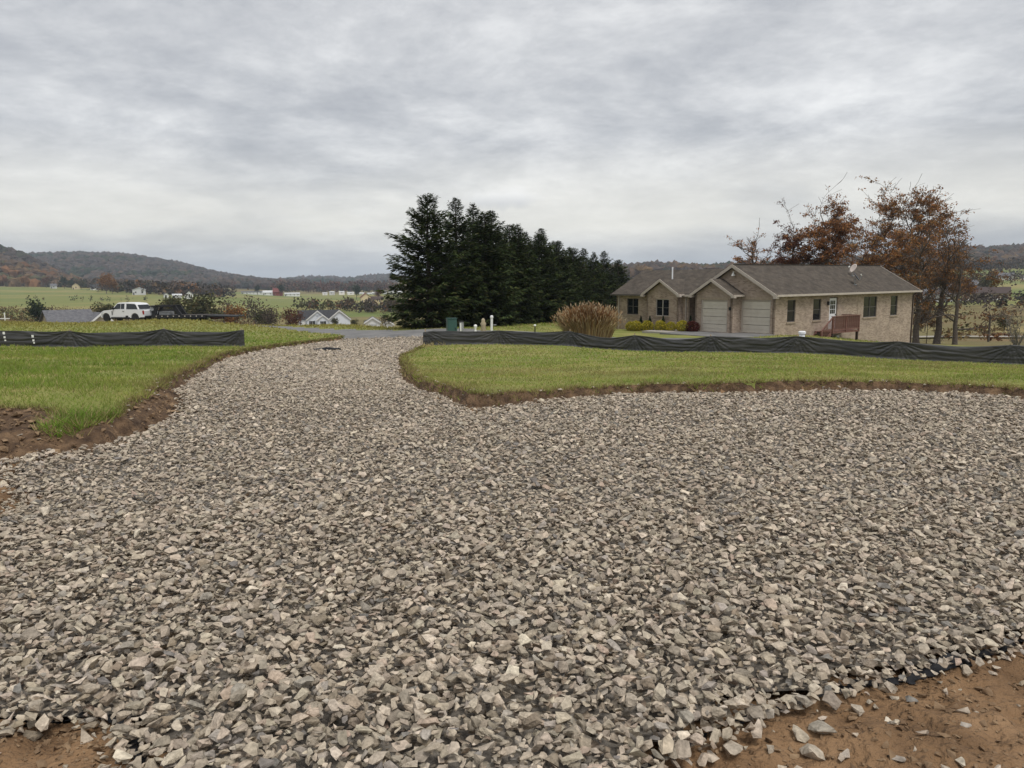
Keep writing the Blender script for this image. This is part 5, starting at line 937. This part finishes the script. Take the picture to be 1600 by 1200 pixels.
def brush():
    x = np.r_[rng.uniform(-150, -20, 1100), rng.uniform(-240, -90, 1100), rng.uniform(45, 150, 260)]; y = np.r_[rng.uniform(100, 250, 1100), rng.uniform(225, 345, 1100), rng.uniform(95, 200, 260)]
    k = (np.abs(x) < .75*y) & ~((x > -85) & (x < -30) & (y > 225)); x, y = x[k], y[k]; n = len(x); z = ground_z(x, y); q = 16
    s = rng.uniform(.5, 1.6, n)*(1+.4*(y > 230)); P = np.repeat(np.c_[x, y, z+s*.5], q, 0)+rng.normal(0, 1, (n*q, 3))*np.repeat(np.c_[s*.8, s*.8, s*.35], q, 0); pl = np.array([(.13, .085, .04), (.10, .07, .035), (.16, .12, .05), (.08, .075, .03), (.14, .07, .035)]); c = np.repeat(pl[rng.integers(0, 5, n)], q, 0)*rng.uniform(.7, 1.3, (n*q, 1))
    tag(link('brush', arr_mesh('brush', *rnd_tris(P, .7, c, rng)), MATS['leaf']), 'brown autumn brush and tall weeds down the valley slopes', 'brush', kind='stuff')
brush()
# ---------------------------------------------------------------- far buildings
mat('wall_tan', (.42, .36, .27), None, .8); mat('wall_pale', (.55, .56, .57), None, .7); mat('wall_white', (.74, .74, .73), None, .7); mat('wall_red', (.20, .05, .04), None, .8); mat('wall_cream', (.60, .50, .32), None, .8); mat('wall_blue', (.64, .68, .74), (.70, .73, .78), .7, 3)
mat('roof_dark', (.035, .036, .04), (.06, .06, .065), .9, 2); mat('roof_grey', (.10, .10, .11), (.16, .16, .17), .9, 2); mat('roof_white', (.55, .56, .57), None, .6); mat('roof_red', (.16, .05, .045), None, .8); mat('roof_brown', (.07, .05, .045), None, .9)
def gable(e, x0, x1, y0, y1, zb, ze, zr, wm, rm, ends='x', oh=.35, trim=None):
    """gabled block; ends='x': gables on the x ends (ridge along x); 'y': gables towards +-y (ridge along y)"""
    W = MB(); xc, yc = (x0+x1)/2, (y0+y1)/2
    if ends == 'x': W.prism([(x0, y0, zb), (x0, y0, ze), (x0, yc, zr), (x0, y1, ze), (x0, y1, zb)], (x1-x0, 0, 0))
    else: W.prism([(x0, y0, zb), (x1, y0, zb), (x1, y0, ze), (xc, y0, zr), (x0, y0, ze)], (0, y1-y0, 0))
    w = W.build('wall', MATS[wm], e); bmesh_fix(w.data); k = (zr-ze)/((y1-y0)/2 if ends == 'x' else (x1-x0)/2); t = .16
    for s in (-1, 1):
        R_ = MB()
        if ends == 'x': yo = (y0-oh) if s < 0 else (y1+oh); R_.prism([(x0-oh, yo, ze-oh*k+.03), (x0-oh, yc, zr+.03), (x0-oh, yc, zr+.03+t), (x0-oh, yo, ze-oh*k+.03+t)], (x1-x0+2*oh, 0, 0))
        else: xo = (x0-oh) if s < 0 else (x1+oh); R_.prism([(xo, y0-oh, ze-oh*k+.03), (xc, y0-oh, zr+.03), (xc, y0-oh, zr+.03+t), (xo, y0-oh, ze-oh*k+.03+t)], (0, y1-y0+2*oh, 0))
        o = R_.build('roof', MATS[rm], e); bmesh_fix(o.data)
        if trim and ends == 'y':
            b = MB().prism([(xo, y0-oh-.06, ze-oh*k-.2), (xc, y0-oh-.06, zr-.2), (xc, y0-oh-.06, zr+.22), (xo, y0-oh-.06, ze-oh*k+.22)], (0, .05, 0)).build('rake_board', MATS[trim], e); bmesh_fix(b.data)
    return w
def fwin(e, x, y, z, w, h, shut=True, nm='window'):
    o = MB().box((x-w/2, y-.05, z), (x+w/2, y+.02, z+h)).build(nm, MATS['glass'] if nm == 'window' else MATS['wall_white'], e); MB().box((x-.04, y-.09, z), (x+.04, y-.051, z+h)).build('mullion', MATS['wall_white'], o)
    if shut:
        for s in (-1, 1): MB().box((x+s*(w/2+.05), y-.09, z-.05), (x+s*(w/2+.45), y+.0, z+h+.05)).build('shutter', MATS['roof_dark'], e)
def facing(x, y): return math.atan2(-x, y)
e = empty('white_house', (-65.8, 270, -14.6), facing(-65.8, 270), 'pale blue-white house with twin front gables and dark roof beyond the road', 'house')
gable(e, -8.6, 4.5, 1.5, 9.0, -2, 3.0, 5.8, 'wall_blue', 'roof_dark', 'x'); gable(e, 1.7, 9.0, -2.5, 9.5, -2, 2.9, 5.9, 'wall_blue', 'roof_dark', 'y', trim='wall_white'); gable(e, -5.7, 1.55, -1.2, 6, -2, 2.9, 5.8, 'wall_blue', 'roof_dark', 'y', trim='wall_white'); gable(e, -2.2, 1.6, -2.4, 3, -2, 2.9, 4.4, 'wall_blue', 'roof_dark', 'y', .3, 'wall_white')
fwin(e, -3.95, -1.21, .7, 1.1, 1.7); fwin(e, -.25, -2.41, .6, 1.1, 1.7); MB().box((-7.3, 1.45, .0), (-6.3, 1.49, 2.2)).build('front_door', MATS['wall_white'], e); MB().lathe([(.0, -.02), (.35, -.02), (.35, .02), (0, .02)], (-2.1, -1.23, 4.4), 10).build('gable_vent', MATS['wall_white'], e)
e = empty('white_garage', (-43.3, 240, -13.5), facing(-43.3, 240), 'small white garage with roller door beside the spruces', 'garage'); gable(e, -2.3, 2.3, -2, 5, -2, 2.2, 3.7, 'wall_white', 'roof_grey', 'y', trim='wall_white'); o = MB().box((-1.2, -2.06, 0), (1.3, -2.005, 1.9)).build('roller_door', MATS['wall_pale'], e)
for k in range(1, 4): MB().box((-1.2, -2.09, k*.47), (1.3, -2.061, k*.47+.03)).build('rib', MATS['roof_grey'], o)
e = empty('white_shed', (-37.5, 236, -13.6), facing(-37.5, 236), 'white shed glimpsed through the lowest spruce boughs', 'shed'); gable(e, -1.6, 1.2, -1.5, 2, -2, 1.9, 2.9, 'wall_white', 'roof_grey', 'y', trim='wall_white'); MB().box((-.5, -1.54, 0), (.3, -1.505, 1.7)).build('door', MATS['wall_pale'], e)
e = empty('grey_roofed_house', (-86.5, 150, -9.9), facing(-86.5, 150)+.25, 'tan house with grey shingle roof below the grass crest', 'house'); gable(e, -3.6, 3.9, -3.0, 3.6, -1, 3.9, 6.2, 'wall_tan', 'roof_grey', 'x', .5); gable(e, 2.6, 7.2, -4.2, 1.5, -1, 3.7, 5.6, 'wall_tan', 'roof_grey', 'y', .5, 'wall_white'); fwin(e, -1, -3.01, 1.4, 1.2, 1.4, False)
FH = [ # name, x, y, length, depth, wall h, roof rise, wall, roof, ends, label
 ('grey_barn', -298, 620, 9.5, 8, 4.2, 1.6, 'wall_pale', 'roof_white', 'y', 'pale grey barn at the field edge above the pickup'), ('farmhouse', -233, 560, 6.5, 7, 2.6, 3.0, 'wall_white', 'roof_dark', 'y', 'white gabled farmhouse above the trailer'), ('long_shed', -243, 562, 6, 5, 2.0, .9, 'wall_white', 'roof_white', 'x', 'low white shed beside the gabled farmhouse'),
 ('small_shed', -250, 560, 3, 4, 2.4, 1.0, 'wall_white', 'roof_grey', 'y', 'narrow white shed at the end of the farmhouse group'), ('white_cottage', -655, 1000, 6, 6, 5, 2.5, 'wall_white', 'roof_grey', 'y', 'narrow white cottage at the foot of the left hill'), ('green_house', -637, 1000, 13, 8, 4, 2.5, 'wall_pale', 'roof_white', 'x', 'wide house with light roof at the foot of the left hill'),
 ('cream_house', -462, 822, 7, 8, 4, 2.6, 'wall_cream', 'roof_brown', 'y', 'cream house beside the dark evergreens'), ('dark_roofed_house', -431, 802, 8, 7, 2.6, 3.2, 'wall_white', 'roof_dark', 'x', 'white house with tall dark roof by the orange tree'), ('grey_cottage', -507, 858, 6, 7, 3, 2, 'wall_pale', 'roof_grey', 'x', 'grey cottage between the rust tree and the evergreens'),
 ('mobile_home', -303, 905, 24, 5, 2.8, .8, 'wall_white', 'roof_grey', 'x', 'longest white mobile home at the far field edge'), ('barn', -272, 902, 10, 10, 4.5, 4.2, 'wall_red', 'roof_red', 'x', 'red roofed barn beyond the green field'), ('white_barn', -283, 900, 11, 8, 3.2, 2.2, 'wall_white', 'roof_white', 'x', 'white barn in front of the red roofed barn'), ('mobile_home', -255, 900, 17, 6, 3.0, 1.0, 'wall_white', 'roof_white', 'x', 'white mobile home right of the red roofed barn'),
 ('cream_farmhouse', -106, 562, 7, 8, 4.2, 2.8, 'wall_cream', 'roof_red', 'y', 'cream gabled farmhouse beside the spruce row'), ('farm_wing', -99, 566, 9, 6, 2.8, 2.0, 'wall_cream', 'roof_brown', 'x', 'lower wing next to the cream gabled farmhouse'),
 ('hill_house', -1235, 2390, 9, 8, 5, 3, 'wall_white', 'roof_white', 'y', 'tiny white house on the wooded hill crest'),
 ('long_barn', 178, 328, 15, 9, 3.0, 2.6, 'wall_pale', 'roof_grey', 'x', 'long grey roofed barn behind the oaks'), ('dark_barn', 204, 332, 17, 9, 2.8, 2.4, 'wall_tan', 'roof_brown', 'x', 'brown roofed barn behind the bare shrub'), ('blue_barn', 222, 380, 14, 10, 4.5, 3.2, 'wall_pale', 'roof_grey', 'x', 'taller grey barn behind the brown roofed barn'), ('white_farmhouse', 395, 620, 12, 8, 3, 2.5, 'wall_white', 'roof_grey', 'x', 'white farmhouse high on the right hand field'), ('small_white_house', 414, 622, 7, 7, 3, 2.5, 'wall_white', 'roof_grey', 'y', 'smaller white house beside the high farmhouse')]
for nm, x, y, L_, D_, hw_, rr, wm, rm, en, lab in FH:
    z = gz(x, y) if y < 2000 else 84.; e = empty(nm, (x, y, z), facing(x, y)+.12*math.sin(x), lab, 'building' if 'barn' in nm or 'shed' in nm else 'house')
    gable(e, -L_/2, L_/2, -D_/2, D_/2, -2, hw_, hw_+rr, wm, rm, en, .4)
    nw = max(1, int(L_/4))
    for k in range(nw): fwin(e, -L_/2+(k+.5)*L_/nw, -D_/2-.01, hw_*.35, 1.0, min(1.3, hw_*.4), False)
    MB().box((-L_/2+.5, -D_/2-.06, 0), (-L_/2+1.4, -D_/2-.01, min(2, hw_*.8))).build('door', MATS['roof_dark'], e)
for k in range(15):                                          # the distant row of mobile homes
    x = -236+k*9.6+random.uniform(-2, 2); y = 985+k*6+random.uniform(-15, 15); z = gz(x, y); e = empty('distant_home', (x, y, z+1.5*math.sin(k)), facing(x, y)+random.uniform(-.4, .4), 'small pale mobile home in the distant row above the far field', 'house', 'distant mobile homes'); L_ = random.uniform(5, 9); gable(e, -L_/2, L_/2, -2, 2, -3, 2.4, 3.2, random.choice(['wall_white', 'wall_pale', 'wall_white']), random.choice(['roof_white', 'roof_grey', 'roof_white']), 'x', .2)
    fwin(e, 0, -2.01, .9, 1.2, 1.0, False)
def far_car(x, y, rz, m, label, g):
    e = empty('parked_car', (x, y, gz(x, y)), rz, label, 'car', g); MB().box((-2.2, -.9, .3), (2.2, .9, .95)).build('body', MATS[m], e, .15); c = MB().prism([(-1.7, -.8, .95), (1.1, -.8, .95), (.5, -.8, 1.5), (-1.4, -.8, 1.5)], (0, 1.6, 0)).build('cabin', MATS['glass'], e, .06)
    for sx in (-1.4, 1.4):
        for sy in (-.82, .82): w = MB().lathe([(.2, -.1), (.33, -.1), (.33, .1), (.2, .1)], (0, 0, 0), 12).build('wheel', MATS['tyre'], e); w.location = (sx, sy, .33); w.rotation_euler = (math.pi/2, 0, 0)
for x, y, rz in ((168, 305, .3), (174, 306, .2), (181, 308, .4), (196, 312, .2)): far_car(x, y, rz, 'car_white', 'white car parked below the grey roofed barn', 'cars below the barns')
far_car(209, 316, .3, 'roof_dark', 'dark car parked below the brown roofed barn', None)
t = put('utility_pole', 56, 90, 'dark wooden utility pole beyond the lawn by the bare shrub', 'utility pole'); MB().tube([(0, 0, -.5), (0, 0, 3.2)], [.13, .10], 8).build('pole', MATS['bark'], t); MB().box((-.5, -.05, 2.9), (.5, .05, 3.0)).build('crossarm', MATS['bark'], t)
t = put('utility_pole', -468, 700, 'thin utility pole standing alone in the left green field', 'utility pole'); MB().tube([(0, 0, -.5), (0, 0, 11)], [.25, .18], 8).build('pole', MATS['bark'], t); MB().box((-1.2, -.1, 9.8), (1.2, .1, 10.1)).build('crossarm', MATS['bark'], t)
t = put('white_post', -59.5, 90.5, 'white post with crossbar beyond the grass crest', 'post'); MB().tube([(0, 0, -2), (0, 0, 1.9)], .06, 8).build('post', MATS['lamp_white'], t); MB().box((-.55, -.04, 1.15), (.55, .04, 1.24)).build('crossbar', MATS['lamp_white'], t)
# the lane that runs through the right-hand valley
pts = [(38, 96), (48, 104), (62, 108), (78, 104)]; q = np.array(pts, float); tt = np.linspace(0, 3, 40); cx = np.interp(tt, range(4), q[:,0]); cy = np.interp(tt, range(4), q[:,1]); V = []
for s in (-2.2, 2.2): V.append(np.c_[cx, cy+s, ground_z(cx, cy+s)+.25])
V = np.concatenate(V); tag(link('lane', arr_mesh('lane', V, [[i, i+1, 41+i, 40+i] for i in range(39)]), MATS['concrete']), kind='structure')
# ---------------------------------------------------------------- haze
hm_ = bpy.data.materials.new('haze'); hm_.use_nodes = True; nt = hm_.node_tree; nt.nodes.clear(); pv = nt.nodes.new('ShaderNodeVolumePrincipled'); pv.inputs['Density'].default_value = .00014; pv.inputs['Color'].default_value = (.76, .87, 1, 1); mo = nt.nodes.new('ShaderNodeOutputMaterial'); nt.links.new(pv.outputs[0], mo.inputs['Volume'])
tag(MB().box((-9500, -9500, -60), (9500, 9500, 160)).build('haze', hm_), kind='stuff')
